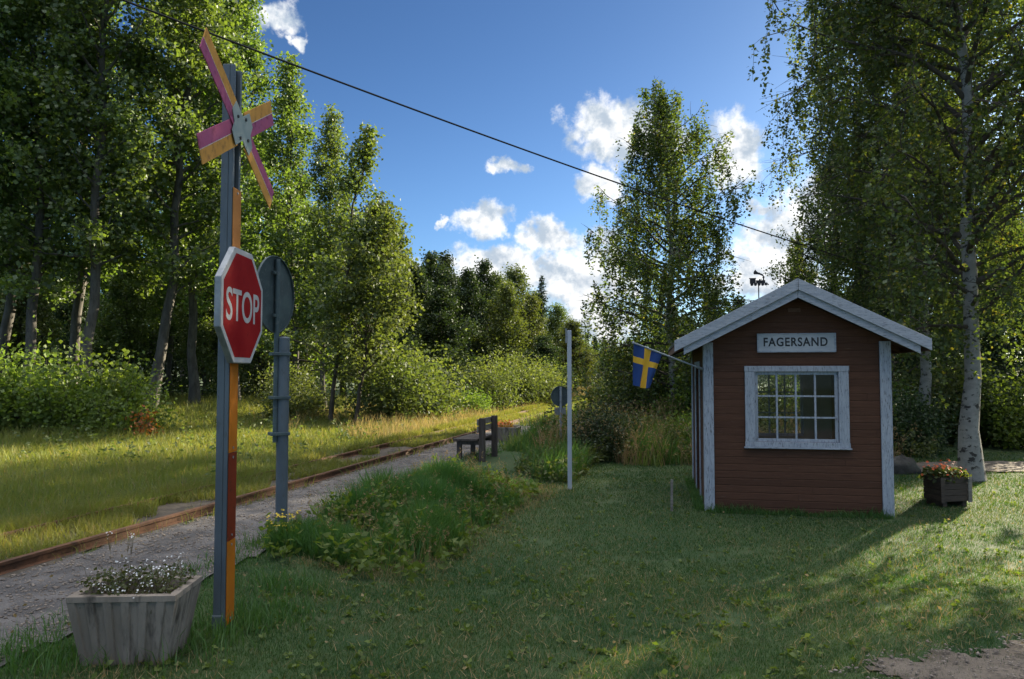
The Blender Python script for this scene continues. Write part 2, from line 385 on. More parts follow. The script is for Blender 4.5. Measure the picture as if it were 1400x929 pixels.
# ------------------------------------------------------------------ the setting: ground, platform, roads
def axis(lo, hi, near_lo, near_hi, step, grow=1.16):
    a = list(np.arange(near_lo, near_hi, step)); v = near_hi; d_ = step
    while v < hi: a.append(v); d_ *= grow; v += d_
    a.append(hi); v = near_lo-step; d_ = step
    b = []
    while v > lo: b.append(v); d_ *= grow; v -= d_
    b.append(lo)
    return np.array(sorted(set(b+a)))
ax, ay = axis(-900, 900, -9, 9, .14), axis(-60, 1400, 2.2, 16, .14)
X, Y = np.meshgrid(ax, ay); V = np.stack([X, Y, zg(X, Y)], -1).reshape(-1, 3)
nx, ny = len(ax), len(ay); i = np.arange(nx*ny).reshape(ny, nx)
Q = np.stack([i[:-1, :-1], i[:-1, 1:], i[1:, 1:], i[1:, :-1]], -1).reshape(-1, 4)
o = link('ground', mesh_np('ground', V, [Q], M['ground'], smooth_=True)); tag(o, 'grassy earth around the little station', 'ground', kind='structure')

def sheet(name, mat, x0, x1, y0, y1, step, test, label, cat, dz=.02):
    xs, ys = np.arange(x0, x1, step), np.arange(y0, y1, step)
    X, Y = np.meshgrid(xs, ys); i = np.arange(X.size).reshape(X.shape)
    ok = test(X+step/2, Y+step/2)[:-1, :-1]
    Q = np.stack([i[:-1, :-1], i[:-1, 1:], i[1:, 1:], i[1:, :-1]], -1)[ok]
    V = np.stack([X, Y, zg(X, Y)+dz+.012*(vn(X, Y, 7)-.5)], -1).reshape(-1, 3)
    u, inv = np.unique(Q, return_inverse=True)
    o = link(name, mesh_np(name, V[u], [inv.reshape(-1, 4)], mat, smooth_=True)); tag(o, label, cat, kind='structure')
    return o
sheet('platform', M['gravel'], -7, 8, 1.5, 32, .08, lambda x, y: (S(x, y) > .12) & (S(x, y) < pedge(Lg(x, y))) & (Lg(x, y) < 16+1.5*vn(x, y, .9)), 'grey gravel platform strip beside the rails', 'platform')
sheet('road', M['path'], 1.2, 14, -2, 8, .06, lambda x, y: in_path(x, y) > 0, 'stony gravel road edge in the near right corner', 'road', dz=.010)
sheet('lane', M['path'], 6, 40, 12, 19, .10, lambda x, y: in_lane(x, y) > 0, 'pale gravel lane passing behind the big birch', 'lane')
sheet('ballast', M['ballast'], -14, 40, -4, 130, .3, lambda x, y: (S(x, y) > -1.5) & (S(x, y) < .12), 'overgrown stony bed under the rails', 'track bed', dz=.012)

def pebbles(name, label, pts, r0, r1, mat):
    n = len(pts); rs = np.random.RandomState(n)
    base = np.array([(1, 0, 0), (0, 1, 0), (-1, 0, 0), (0, -1, 0), (.0, .0, .75), (0, 0, -.4)], float)
    fc = np.array([(0, 1, 4), (1, 2, 4), (2, 3, 4), (3, 0, 4), (1, 0, 5), (2, 1, 5), (3, 2, 5), (0, 3, 5)])
    r = r0+(r1-r0)*rs.rand(n)**3
    a = rs.rand(n)*6.28; ca, sa = np.cos(a), np.sin(a)
    B = base[None]*(.6+.8*rs.rand(n, 6, 1))*r[:, None, None]*np.stack([.8+.7*rs.rand(n), .7+.5*rs.rand(n), .5+.4*rs.rand(n)], -1)[:, None]
    Vv = np.stack([B[..., 0]*ca[:, None]-B[..., 1]*sa[:, None], B[..., 0]*sa[:, None]+B[..., 1]*ca[:, None], B[..., 2]], -1)
    Vv[..., 0] += pts[:, 0, None]; Vv[..., 1] += pts[:, 1, None]; Vv[..., 2] += (zg(pts[:, 0], pts[:, 1])+.022)[:, None]
    Fc = (fc[None]+6*np.arange(n)[:, None, None]).reshape(-1, 3)
    o = link(name, mesh_np(name, Vv.reshape(-1, 3), [Fc], mat)); tag(o, label, 'gravel', kind='stuff')
rs = np.random.RandomState(3)
p = np.stack([1.2+rs.rand(40000)*6, 3.2+rs.rand(40000)*4], -1); p = p[in_path(p[:, 0], p[:, 1]) > -.12][:14000]
pebbles('road_gravel', 'loose pebbles on the road edge', p, .003, .014, M['pebble'])
l = 14*rs.rand(26000)**1.5-3; s_ = .1+1.5*rs.rand(26000); px_, py_ = sl_xy(s_, l)
pebbles('platform_gravel', 'fine stones scattered over the platform', np.stack([px_, py_], -1), .003, .018, M['pebble'])

def leaf_mesh(name, P, size, mat, rs, aspect=.75, droop=.35, flat=.0):
    n = len(P); P = np.asarray(P, float)
    d_ = rs.randn(n, 3); d_[:, 2] = d_[:, 2]*.6-droop; d_ /= np.linalg.norm(d_, axis=1, keepdims=True)+1e-9
    q = rs.randn(n, 3); q[:, 2] *= (1-flat*.7); s = np.cross(d_, q); s /= np.linalg.norm(s, axis=1, keepdims=True)+1e-9
    nn = np.cross(d_, s)
    L = (size*(.65+.7*rs.rand(n)))[:, None]; w = L*aspect*.5
    f = nn*(L*.10)
    V = np.stack([P, P+d_*L*.45+s*w+f, P+d_*L, P+d_*L*.45-s*w+f], 1).reshape(-1, 3)
    i = np.arange(n)*4; Q = np.stack([i, i+1, i+2, i+3], -1)
    return mesh_np(name, V, [Q], mat, attr=np.repeat(rs.rand(n), 4))

# ------------------------------------------------------------------ grass
def blades(name, label, cat, x, y, h, w, lean, mat, segs=1, seed=0, dz=0., ao=None, heads=0):
    n = len(x); rs = np.random.RandomState(seed); a = rs.rand(n)*2*np.pi if ao is None else ao
    dx, dy = np.cos(a), np.sin(a)
    k = lean*(.3+rs.rand(n)); b = rs.rand(n)*2*np.pi; lx, ly = np.cos(b)*k*h, np.sin(b)*k*h
    z = zg(x, y)+dz
    hh = h*np.sqrt(np.clip(1-k*k, .1, 1))
    P = lambda ox, oy, oz: np.stack([x+ox, y+oy, z+oz], -1)
    r = rs.rand(n)
    if segs == 1:
        V = np.stack([P(-dx*w, -dy*w, -.01), P(dx*w, dy*w, -.01), P(lx, ly, hh)], 1).reshape(-1, 3)
        i = np.arange(n)*3; Fc = [np.stack([i, i+1, i+2], -1)]; A = np.repeat(r, 3)
    else:
        V = np.stack([P(-dx*w, -dy*w, -.02), P(dx*w, dy*w, -.02), P(-dx*w*.8+lx*.3, -dy*w*.8+ly*.3, hh*.55), P(dx*w*.8+lx*.3, dy*w*.8+ly*.3, hh*.55), P(lx, ly, hh)], 1).reshape(-1, 3)
        i = np.arange(n)*5; Fc = [np.stack([i, i+1, i+3, i+2], -1), np.stack([i+2, i+3, i+4], -1)]; A = np.repeat(r, 5)
    o = link(name, mesh_np(name, V, Fc, mat, attr=A)); tag(o, label, cat, kind='stuff')
    if heads:
        T = np.stack([x+lx, y+ly, z+hh], -1); B = np.stack([x, y, z], -1); q = rs.rand(n, heads)[..., None]*.22
        Pp = (T[:, None]*(1-q)+B[:, None]*q+rs.randn(n, heads, 3)*.006).reshape(-1, 3)
        o2 = link(name+'_seed_heads', leaf_mesh(name, Pp, .03*max(1, float(np.mean(y))/9), mat, rs, .35, -.6)); tag(o2, 'seed heads of the '+label, cat, kind='stuff')
    return o
HUT_O = Vector((2.60, 9.86)); HUT_A = R(-10.5); HW, HD = 2.30, 2.75
def in_hut(x, y, m=0.):
    u = (x-HUT_O.x)*math.cos(HUT_A)+(y-HUT_O.y)*math.sin(HUT_A); v = -(x-HUT_O.x)*math.sin(HUT_A)+(y-HUT_O.y)*math.cos(HUT_A)
    return (u > -m) & (u < HW+m) & (v > -m) & (v < HD+m)
rs = np.random.RandomState(21)
def samp(n, y0, y1, pw):       # more blades close to the house and platform, fewer far away
    t = rs.rand(n); y = (y0**(1-pw)+t*(y1**(1-pw)-y0**(1-pw)))**(1/(1-pw))
    x = (rs.rand(n)*2-1)*(.80*y+1.2); return x, y
x, y = samp(1150000, 2.9, 17, 1.35)
sv, lv = S(x, y), Lg(x, y)
keep = (sv > np.where((lv < 1.6) | (lv > 6.4), 1.3+.4*vn(x, y, 1.2)+.8*(lv > 6.4), bank_r(lv)-.25)) & (in_path(x, y) < -.16+.85*rs.rand(len(x))**3+.35*(vn(x, y, 4)-.5)) & ~in_hut(x, y, -.02) & (in_lane(x, y) < .1) & (vn(x, y, 2.5)+.35*vn(x, y, 9) > .12+.3*rs.rand(len(x)))
x, y = x[keep], y[keep]; n = len(x)
far = np.clip(y/6, .8, 2.4)
blades('lawn_grass', 'short mown lawn in front of the hut', 'grass', x, y, (.011+.022*rs.rand(n)**1.5)*(.8+.8*fbm(x, y, 1.3))*np.sqrt(far), (.0016+.0016*rs.rand(n))*far, .75, M['grass_lawn'], 1, 1)
# tall green grass on the bank between platform and lawn
n = 90000; l = 1.2+5.6*rs.rand(n)**.95; t = rs.rand(n); e0 = pedge(l)+.02; e1 = bank_r(l)+.10*rs.randn(n)-.5*vn(l, 9+0*l, 1.7)
s_ = e0+(e1-e0)*t; x, y = sl_xy(s_, l)
keep = (fbm(x, y, 1.6) > .33) & ~((lv[:1].sum()*0+l > 4.6) & (l < 6.4) & (s_ > 2.6) & (vn(x, y, 1.2) > .5)); x, y, l = x[keep], y[keep], l[keep]; n = len(x)
h = (.08+.29*rs.rand(n)**1.6)*(.30+1.25*vn(x, y, 2.6))*(.6+.8*vn(x, y, .9))*(.55+.45*smooth(l, 1.2, 2.4))*(1-.55*smooth(l, 4.6, 6.6))
blades('bank_grass', 'long lush grass on the bank beside the platform', 'grass', x, y, h, .0035+.003*rs.rand(n), .55, M['grass_tall'], 2, 2)
n = 420; l = 1.3+5.2*rs.rand(n); s_ = 1.65+1.3*rs.rand(n); x, y = sl_xy(s_, l)
blades('bank_stalks', 'taller yellowing stalks standing out of the bank grass', 'grass', x, y, .18+.30*rs.rand(n), .0018+.0016*rs.rand(n), .45, M['grass_dry'], 2, 12, heads=7)
n = 9000; l = 1.0+6.2*rs.rand(n); s_ = np.minimum(bank_r(l)-.3, 3.6)+.28*rs.randn(n); x, y = sl_xy(s_, l)
blades('bank_thatch', 'brownish dead grass along the cut edge of the bank', 'grass', x, y, .03+.07*rs.rand(n), .002+.002*rs.rand(n), .95, M['grass_dry'], 2, 13)
n = 30000; x, y = samp(n, 3.0, 14, 1.3); keep = (S(x, y) > 2.0) & (in_path(x, y) < 0) & ~in_hut(x, y, .05) & (fbm(x, y, .9)+.25*rs.rand(n) > .52+.15*rs.rand(n)); x, y = x[keep], y[keep]; n = len(x)
blades('mown_clippings', 'dry clippings lying on the mown lawn', 'grass', x, y, .03+.05*rs.rand(n), .0016+.0012*rs.rand(n), 1.0, M['grass_dry'], 1, 14, dz=.022)
# rough grass at the foot of the sign posts and the troughs
n = 2600; c = np.array([(-1.80, 4.66), (-2.17, 6.9), (-1.95, 4.3), (-2.5, 4.1), (-1.6, 4.9), (-2.95, 4.05), (-1.75, 5.6)])[rs.randint(0, 7, n)]
x, y = c[:, 0]+.17*rs.randn(n), c[:, 1]+.15*rs.randn(n)
blades('rough_grass', 'unmown tufts round the sign posts', 'grass', x, y, (.05+.17*rs.rand(n)**1.6), .0022+.002*rs.rand(n), .6, M['grass_tall'], 2, 3)
n = 16000; l = -4+10.5*rs.rand(n); s_ = -1.16+.30*rs.rand(n); x, y = sl_xy(s_, l); k = fbm(x, y, 1.2)+.12 > .42; x, y = x[k], y[k]; n = len(x)
blades('rail_grass', 'longer grass hiding the far rail', 'grass', x, y, .10+.13*rs.rand(n), .002+.002*rs.rand(n), .55, M['grass_meadow'], 2, 16)
# second mound and the weeds beyond the lawn
n = 60000; l = 7.6+15*rs.rand(n); s_ = 1.7+5.2*rs.rand(n); x, y = sl_xy(s_, l)
keep = (fbm(x, y, 1.1) > .36) & (((s_ < 3.4) & (s_ > 2.35)) | (y > 14.0+1.9*vn(x, y, .9))) & (x < 3.6+.15*(y-14)); x, y = x[keep], y[keep]; n = len(x)
blades('weeds', 'green and yellowing weeds beyond the end of the lawn', 'weeds', x, y, (.12+.5*rs.rand(n)**1.3)*(.25+1.4*vn(x, y, 1.3)), .006+.005*rs.rand(n), .5, M['grass_tall'], 2, 4)
n = 7000; x = .5+8*rs.rand(n); y = 14.6+9*rs.rand(n)**1.3
keep = (fbm(x, y, 1.1) > .47+.1*rs.rand(n)) & (S(x, y) > 2.2) & (in_lane(x, y) < -.1); x, y = x[keep], y[keep]; n = len(x)
blades('dry_weeds', 'pale seeding grasses behind the lawn', 'weeds', x, y, (.2+.75*rs.rand(n)**1.6)*(.3+1.2*vn(x, y, 1.1)), .005+.004*rs.rand(n), .4, M['grass_dry'], 2, 5, heads=4)
# meadow left of the track
n = 420000; t = rs.rand(n); y = 3.5*(34/3.5)**t; y = np.where(rs.rand(n) < .5, y, 5+27*rs.rand(n)); s_ = -.95-rs.rand(n)*16*np.clip(y/16, .5, 1)
l = (y-RY+s_*TX)/TY; x, y = sl_xy(s_, l)
sv = S(x, y); n = len(x)
dens_ok = rs.rand(n) < .55+.6*fbm(x, y, .7); x, y = x[dens_ok], y[dens_ok]; sv = sv[dens_ok]; n = len(x); far = np.clip(y/9, .7, 2.5)
h = (.07+.17*rs.rand(n))*(.5+fbm(x, y, .5))*(.45+.55*smooth(-sv, 1.0, 3.0))*(1+1.4*smooth(-sv, 5.5, 9.5))*np.where(y > 15, 1.25, 1)
blades('meadow_grass', 'sunlit yellow green meadow across the track', 'grass', x, y, h, (.0022+.0022*rs.rand(n))*far, .6, M['grass_meadow'], 2, 6)
n = 34000; l = 11+50*rs.rand(n)**1.3; s_ = -1.2-5.5*rs.rand(n); x, y = sl_xy(s_, l); keep = fbm(x, y, .5) > .45; x, y, s_ = x[keep], y[keep], s_[keep]; n = len(x)
blades('seed_grass', 'straw coloured seeding grass along the track', 'grass', x, y, (.25+.35*rs.rand(n))*(.7+.3*smooth(-s_, 1, 3)), .004+.006*np.clip(y/25, .5, 2)*rs.rand(n), .45, M['grass_dry'], 2, 7)
# grass growing between and beside the rails
n = 150000; l = -5+45*rs.rand(n)**1.4; q = rs.rand(n); s_ = np.where(q < .62, -.90+.82*rs.rand(n), np.where(q < .63, .06+.12*rs.rand(n), -1.25+.29*rs.rand(n))); x, y = sl_xy(s_, l); keep = fbm(x, y, 1.4) > .42; x, y = x[keep], y[keep]; n = len(x)
blades('track_grass', 'thin grass growing between the rails', 'grass', x, y, (.05+.15*rs.rand(n))*(1+.5*(S(x, y) < -.93)), (.002+.002*rs.rand(n))*np.clip(y/7, .8, 3), .6, M['grass_meadow'], 2, 8)
n = 40000; l = 10+60*rs.rand(n)**1.2; s_ = .3+4.5*rs.rand(n); x, y = sl_xy(s_, l); keep = (l > 17) | (s_ > pedge(l)); x, y, s_ = x[keep], y[keep], s_[keep]; keep = fbm(x, y, .8) > .38; x, y = x[keep], y[keep]; n = len(x)
blades('verge_grass', 'grass of the far verge where the rails run on', 'grass', x, y, .15+.35*rs.rand(n), (.004+.004*rs.rand(n))*np.clip(y/14, .8, 3), .5, M['grass_meadow'], 2, 9)
n = 7000; l = -1.5+15*rs.rand(n); s_ = pedge(l)-.25+.4*rs.rand(n)-.25*rs.rand(n)**3; x, y = sl_xy(s_, l); n = len(x)
blades('edge_grass', 'sparse grass along the platform edge', 'grass', x, y, .04+.10*rs.rand(n), .002+.002*rs.rand(n), .6, M['grass_tall'], 2, 10)

def leafy_weeds(name, label, x, y, h, lsize, mat, per=14, seed=0, aspect=.5, dz=0.):
    rs = np.random.RandomState(seed); n = len(x); z = zg(x, y)+dz
    lean = rs.randn(n, 2)*.16; t = .12+.88*rs.rand(n, per); r = (.02+.10*(1-t))*(.4+.9*rs.rand(n, per))*np.minimum(1, h/.3)[:, None]*2; a = rs.rand(n, per)*6.28
    P = np.stack([x[:, None]+lean[:, :1]*h[:, None]*t+r*np.cos(a)*.4, y[:, None]+lean[:, 1:]*h[:, None]*t+r*np.sin(a)*.4, z[:, None]+h[:, None]*t], -1).reshape(-1, 3)
    o = link(name, leaf_mesh(name, P, lsize, mat, rs, aspect, .15)); tag(o, label, 'weeds', kind='stuff'); return o
rs = np.random.RandomState(77)
n = 300; l = .9+5.4*rs.rand(n); s_ = 1.7+1.4*rs.rand(n); x, y = sl_xy(s_, l)
leafy_weeds('bank_weeds', 'broad leaved weeds mixed into the bank grass', x, y, .10+.30*rs.rand(n), .075, M['leaf_bush'], 13, 1)
n = 900; x = .3+9*rs.rand(n); y = 14.9+8*rs.rand(n); k = (S(x, y) > 2) & (in_lane(x, y) < -.1) & (vn(x, y, .8) > .35); x, y = x[k], y[k]; n = len(x)
leafy_weeds('tall_weeds', 'mixed tall leafy weeds beyond the end of the lawn', x, y, .25+.75*rs.rand(n)**1.5, .085, M['leaf_oak'], 26, 2)
n = 300; l = 7.4+6*rs.rand(n); s_ = 2.4+1.1*rs.rand(n); x, y = sl_xy(s_, l)
leafy_weeds('mound_weeds', 'leafy weeds on the low mound by the pale pole', x, y, .10+.35*rs.rand(n), .075, M['leaf_willow'], 16, 3)
n = 700; l = 5+22*rs.rand(n); s_ = -1.6-9*rs.rand(n); x, y = sl_xy(s_, l)
leafy_weeds('meadow_weeds', 'broad leaved weeds in the meadow', x, y, .10+.40*rs.rand(n), .08, M['leaf_willow'], 12, 4)
n = 1500; x, y = samp(n, 3.2, 13, 1.3); k = (S(x, y) > 2.2) & (in_path(x, y) < -.1) & ~in_hut(x, y, .05); x, y = x[k], y[k]; n = len(x)
leafy_weeds('lawn_weeds', 'clover and plantain growing in the lawn', x, y, .02+.03*rs.rand(n), .035, M['leaf_bush'], 7, 5, .7)
n = 750; x, y = samp(n, 3.2, 14, 1.2); k = (S(x, y) > .2) & ~in_hut(x, y, .05); x, y = x[k], y[k]; n = len(x)
o = link('fallen_leaves', leaf_mesh('fallen_leaves', np.stack([x, y, zg(x, y)+.035+.01*rs.rand(n)], -1), .030, M['grass_dry'], rs, .6, .0, .0)); tag(o, 'small dry leaves fallen on lawn and gravel', 'leaves', kind='stuff')
n = 5000; u = rs.rand(n)*2.3; v = np.where(rs.rand(n) < .6, -.03-.10*rs.rand(n)**2, 0); lft = rs.rand(n) < .3; v = np.where(lft, rs.rand(n)*2.7, v); u = np.where(lft, -.03-.12*rs.rand(n)**2, u)
x = HUT_O.x+u*math.cos(HUT_A)-v*math.sin(HUT_A); y = HUT_O.y+u*math.sin(HUT_A)+v*math.cos(HUT_A)
blades('hut_tufts', 'unmown grass along the foot of the hut walls', 'grass', x, y, (.03+.12*rs.rand(n)**2)*(.4+1.1*vn(x, y, 4)), .0025+.002*rs.rand(n), .6, M['grass_tall'], 2, 15)

# ------------------------------------------------------------------ railway track
def track():
    t = thing('railway_track', 'rusty narrow railway track running off between meadow and platform', 'railway track', (0, 0, 0))
    prof = [(-.045, .015), (.045, .015), (.045, .024), (.010, .036), (.010, .085), (.029, .093), (.029, .118), (-.029, .118), (-.029, .093), (-.010, .085), (-.010, .036), (-.045, .024)]
    for off in (-.029, -.949):
        V = []; Fs = []; ls = np.concatenate([np.arange(-9, 20, 1.0), np.arange(20, 121, 4.0)]); k = len(prof)
        for i, l in enumerate(ls):
            for (a, b) in prof:
                x, y = sl_xy(off+a, l); V.append((x, y, float(zg(*sl_xy(off, l)))+b*.95-.008))
            if i: Fs += [((i-1)*k+j, (i-1)*k+(j+1) % k, i*k+(j+1) % k, i*k+j) for j in range(k)]
        mb = MB(); mb.add(V, Fs); mb.build('rail', M['rust'], t)
    for i in range(96):
        l = -5+i*.62; x, y = sl_xy(-.49, l); mb = MB()
        mb.box((0, 0, 0), (1.55+.06*random.random(), .19, .12), Matrix.Rotation(-TA+random.uniform(-.02, .02), 3, 'Z')); mb.build('sleeper', M['sleeper'], t, (x, y, float(zg(x, y))-.050), bevel=.01)
track()

# ------------------------------------------------------------------ lettering
def lettering(name, txt, width, height, depth, mat, parent, M4, spacing=1.0, fat=0.0):
    cu = bpy.data.curves.new(name, 'FONT'); cu.body = txt; cu.extrude = depth; cu.offset = fat; cu.align_x = 'LEFT'; cu.space_character = spacing; cu.resolution_u = 6
    tmp = bpy.data.objects.new('tmp', cu); COL.objects.link(tmp)
    dg = bpy.context.evaluated_depsgraph_get(); me = bpy.data.meshes.new_from_object(tmp.evaluated_get(dg)); bpy.data.objects.remove(tmp)
    n = len(me.vertices); co = np.zeros(n*3, np.float32); me.vertices.foreach_get('co', co); co = co.reshape(-1, 3)
    lo, hi = co.min(0), co.max(0); co[:, 0] = ((co[:, 0]-lo[0])/(hi[0]-lo[0])-.5)*width; co[:, 1] = ((co[:, 1]-lo[1])/(hi[1]-lo[1])-.5)*height
    me.vertices.foreach_set('co', co.ravel()); me.materials.clear(); me.materials.append(mat); me.name = name
    me.transform(M4); me.update()
    return link(name, me, parent)

# ------------------------------------------------------------------ crossing sign post
def crossing_sign():
    bx, by = -1.835, 4.70; bz = float(zg(bx, by))
    t = thing('railway_crossing_sign', 'tall grey steel post with orange and pink crossbuck above a red stop sign', 'crossing sign', (bx, by, bz))
    H = 3.60
    mb = MB(); mb.span((-.030, -.07, -.3), (.018, .07, H)); mb.span((.018, -.07, -.3), (.046, -.040, H)); mb.span((.018, .040, -.3), (.046, .07, H)); mb.build('post', M['steel_post'], t, bevel=.005)
    mb = MB(); mb.span((-.037, -.077, -.05), (.040, .077, .10)); mb.build('base_collar', M['steel_post'], t, bevel=.01)
    for z0, z1, m_, lab in ((2.125, 2.80, 'plate_pale', 'pale orange reflector plate'), (1.10, 2.125, 'plate_orange', 'orange reflector plate'), (.55, 1.10, 'plate_red', 'dull red reflector plate'), (.03, .55, 'plate_orange', 'lowest orange reflector plate')):
        mb = MB(); mb.span((.049, -.066, z0+.002), (.053, .066, z1-.002)); o = mb.build('reflector_plate', M[m_], t, bevel=.001); o['label'] = lab
        for z in (z0+.03, z1-.03):
            mb = MB(); mb.tube([(.053, 0, z), (.057, 0, z)], .008, 8); mb.build('screw', M['galvanised'], o)
    # crossbuck in the plane x = .075; v = along the view axis, w = height
    cz = 3.185-bz; ang = 28; HL = .69; W = .172
    cb = bpy.data.objects.new('crossbuck', None); COL.objects.link(cb); cb.parent = t; cb.location = (.062, -.01, cz)
    for sgn, xo in ((-1, .012), (1, .004)):
        u = Vector((0, math.cos(R(ang)), sgn*math.sin(R(ang)))); nn = Vector((0, -u.z, u.y))   # nn points up
        for side in (-1, 1):
            a0, a1 = (.10*side, HL*side)
            top_orange = (sgn == -1 and side == -1) or (sgn == 1 and side == 1)
            mb = MB()
            for k, (w0, w1) in enumerate(((-W/2, -.001), (.001, W/2))):
                col = 0 if ((k == 1) == top_orange) else 1
                pts = [u*a0+nn*w0, u*a1+nn*w0, u*a1+nn*w1, u*a0+nn*w1]
                mb.prism([p+Vector((xo, 0, 0)) for p in pts], (.005, 0, 0), col)
            pts = [u*a0+nn*-.002, u*a1+nn*-.002, u*a1+nn*.002, u*a0+nn*.002]
            mb.prism([p+Vector((xo+.0051, 0, 0)) for p in pts], (.0008, 0, 0), 2)
            mb.build('board', [M['buck_orange'], M['buck_pink'], M['buck_seam']], cb)
    mb = MB()
    hub = [(-.17, .155), (-.02, .095), (.11, .120), (.185, .02), (.17, -.155), (.02, -.095), (-.11, -.120), (-.185, -.02)]
    hub = [(-.20, .175), (-.125, .185), (0, .110), (.135, .155), (.165, .085), (.115, 0), (.20, -.175), (.125, -.185), (0, -.110), (-.135, -.155), (-.165, -.085), (-.115, 0)]
    hub = [(-.215, .03+.05), (-.14, .165), (0, .092), (.14, .165), (.215, .08), (.17, 0), (.215, -.08), (.14, -.165), (0, -.092), (-.14, -.165), (-.215, -.08), (-.17, 0)]
    mb.prism([(.019, a, b) for a, b in [(q*.82, w*.86) for q, w in hub]], (.004, 0, 0)); hp = mb.build('hub_plate', M['hub_grey'], cb)
    for a, b in ((-.09, .05), (.045, .075), (.09, -.05), (-.045, -.075)):
        mb = MB(); mb.tube([(.023, a, b), (.031, a, b)], .011, 8); bo = mb.build('bolt', M['bolt'], t); bo.location = cb.location
    # stop sign: a box sign with rounded octagon face
    sz = 1.600+.425-bz+.0; r = .365
    ss = bpy.data.objects.new('stop_sign', None); COL.objects.link(ss); ss.parent = t; ss.location = (.062, .0, sz)
    oct_ = lambda q: [(q/math.cos(R(22.5))*math.cos(R(22.5+45*k)), q/math.cos(R(22.5))*math.sin(R(22.5+45*k))) for k in range(8)]
    mb = MB(); mb.prism([(0, a, b) for a, b in oct_(r)], (.040, 0, 0)); mb.build('sign_case', M['galvanised'], ss, bevel=.006)
    mb = MB(); mb.prism([(.0402, a, b) for a, b in oct_(r-.006)], (.0012, 0, 0)); mb.build('white_border', M['sign_white'], ss)
    mb = MB(); mb.prism([(.0416, a, b) for a, b in oct_(r-.038)], (.0008, 0, 0)); mb.build('red_face', M['sign_red'], ss)
    # text: reading left to right runs towards +y, up is +z, facing +x
    M4 = Matrix(((0, 0, 1, .0432), (1, 0, 0, .0), (0, 1, 0, .0), (0, 0, 0, 1)))
    lettering('lettering', 'STOP', .575, .205, .0006, M['sign_white'], ss, M4, 1.0, .012)
    for z in (-.2, .2):
        mb = MB(); mb.span((-.016, -.10, z-.02), (-.002, .10, z+.02)); mb.build('bracket', M['galvanised'], ss)
crossing_sign()

def disc_sign(name, label, base, post_r, thin_x, disc_c, diam, phi, post_top, disc_mat='dark_steel', plate=None, thick=True):
    t = thing(name, label, 'road sign', base)
    u = Vector((math.cos(R(phi)), math.sin(R(phi)), 0)); back = Vector((math.sin(R(phi)), -math.cos(R(phi)), 0))
    c = Vector(disc_c); n = 40; r = diam/2
    mb = MB(); mb.prism([c+u*(r*math.cos(2*math.pi*k/n))+Vector((0, 0, r*math.sin(2*math.pi*k/n))) for k in range(n)], back*.004)
    # folded rim
    for k in range(n):
        a0, a1 = 2*math.pi*k/n, 2*math.pi*(k+1)/n
        P_ = lambda q, rr: c+u*(rr*math.cos(q))+Vector((0, 0, rr*math.sin(q)))
        mb.prism([P_(a0, r), P_(a1, r), P_(a1, r-.008), P_(a0, r-.008)], back*.022)
    mb.build('sign_disc', M[disc_mat], t)
    if thick:
        mb = MB(); mb.tube([(0, 0, -.3), (0, 0, post_top)], post_r, 20); mb.tube([(0, 0, post_top), (0, 0, post_top+.015)], [post_r*1.05, post_r*.7], 20); mb.build('post', M['steel_post'], t, smooth_=False)
    sp = Vector((thin_x, 0, 0)); cb_ = c+back*.03; zz0 = post_top-.98 if thick else -.3
    mb = MB(); mb.tube([(cb_.x, cb_.y, zz0), (cb_.x, cb_.y, c.z+r*.92)], .024 if thick else .03, 14); mb.build('sign_pole', M['dark_steel'] if thick else M['galvanised'], t)
    if thick:
        for z in (zz0+.08, zz0+.42, post_top-.15):
            mb = MB(); a = Vector((cb_.x, cb_.y, z)); b = Vector((0, 0, z)); dd = (b-a); L = dd.length; rot = Matrix.Rotation(math.atan2(dd.y, dd.x), 3, 'Z')
            mb.box((a+b)/2, (L+.11, post_r*2+.02, .03), rot); mb.build('clamp', M['dark_steel'], t, bevel=.004)
    for z in (-.2, .2):
        mb = MB(); mb.box(c+back*.03+Vector((0, 0, z*diam/.73)), (.16*diam/.73, .02, .03), Matrix.Rotation(R(phi), 3, 'Z')); mb.build('bracket', M['dark_steel'], t)
    if plate:
        mb = MB(); mb.box(c+Vector((0, 0, -r-plate[1]/2-.02)), (plate[0], .006, plate[1]), Matrix.Rotation(R(phi), 3, 'Z')); mb.build('sub_plate', M['galvanised'], t)
    return t
bz = float(zg(-2.17, 6.95))
dc = at(375, 403, 6.92)
disc_sign('road_sign', 'round dark sign seen from behind on a thick grey tube post', (-2.17, 6.95, bz), .055, -.09, dc-Vector((-2.17, 6.95, bz)), .735, 80, at(388, 463, 6.95).z-bz)
b2 = Vector((at(766, 605, 16.5).x, 16.5, 0)); b2.z = float(zg(b2.x, b2.y)); d2 = at(767, 542, 16.5)
disc_sign('road_sign', 'small round sign seen from behind with a narrow plate below, past the bench', b2, .03, 0, Vector((0, 0, d2.z-b2.z)), .46, 22, d2.z-b2.z, 'dark_steel', (.28, .17), False)

# ------------------------------------------------------------------ plain pole
def plain_pole():
    x, y = at(779, 655, 11.7).x, 11.7; z = float(zg(x, y)); top = at(779, 452, 11.7).z-z
    t = thing('pole', 'slender pale grey wooden pole at the corner of the grass bank', 'pole', (x, y, z))
    mb = MB(); mb.box((0, 0, top/2-.15), (.066, .066, top+.3)); mb.build('shaft', M['pole_white'], t, bevel=.008)
    mb = MB(); mb.tube([(-.05, -.02, top-.20), (-.05, -.02, top+.03)], .014, 8); mb.box((-.04, -.01, top-.1), (.04, .03, .03)); mb.build('lamp_bracket', M['galvanised'], t)
    x, y = at(918, 690, 9.9).x, 9.9; z = float(zg(x, y)); mb = MB(); mb.tube([(0, 0, -.2), (.01, 0, .42)], .018, 8); o = mb.build('stake', M['grey_wood'], None, (x, y, z)); tag(o, 'short thin grey stake in the grass left of the hut', 'stake')
plain_pole()

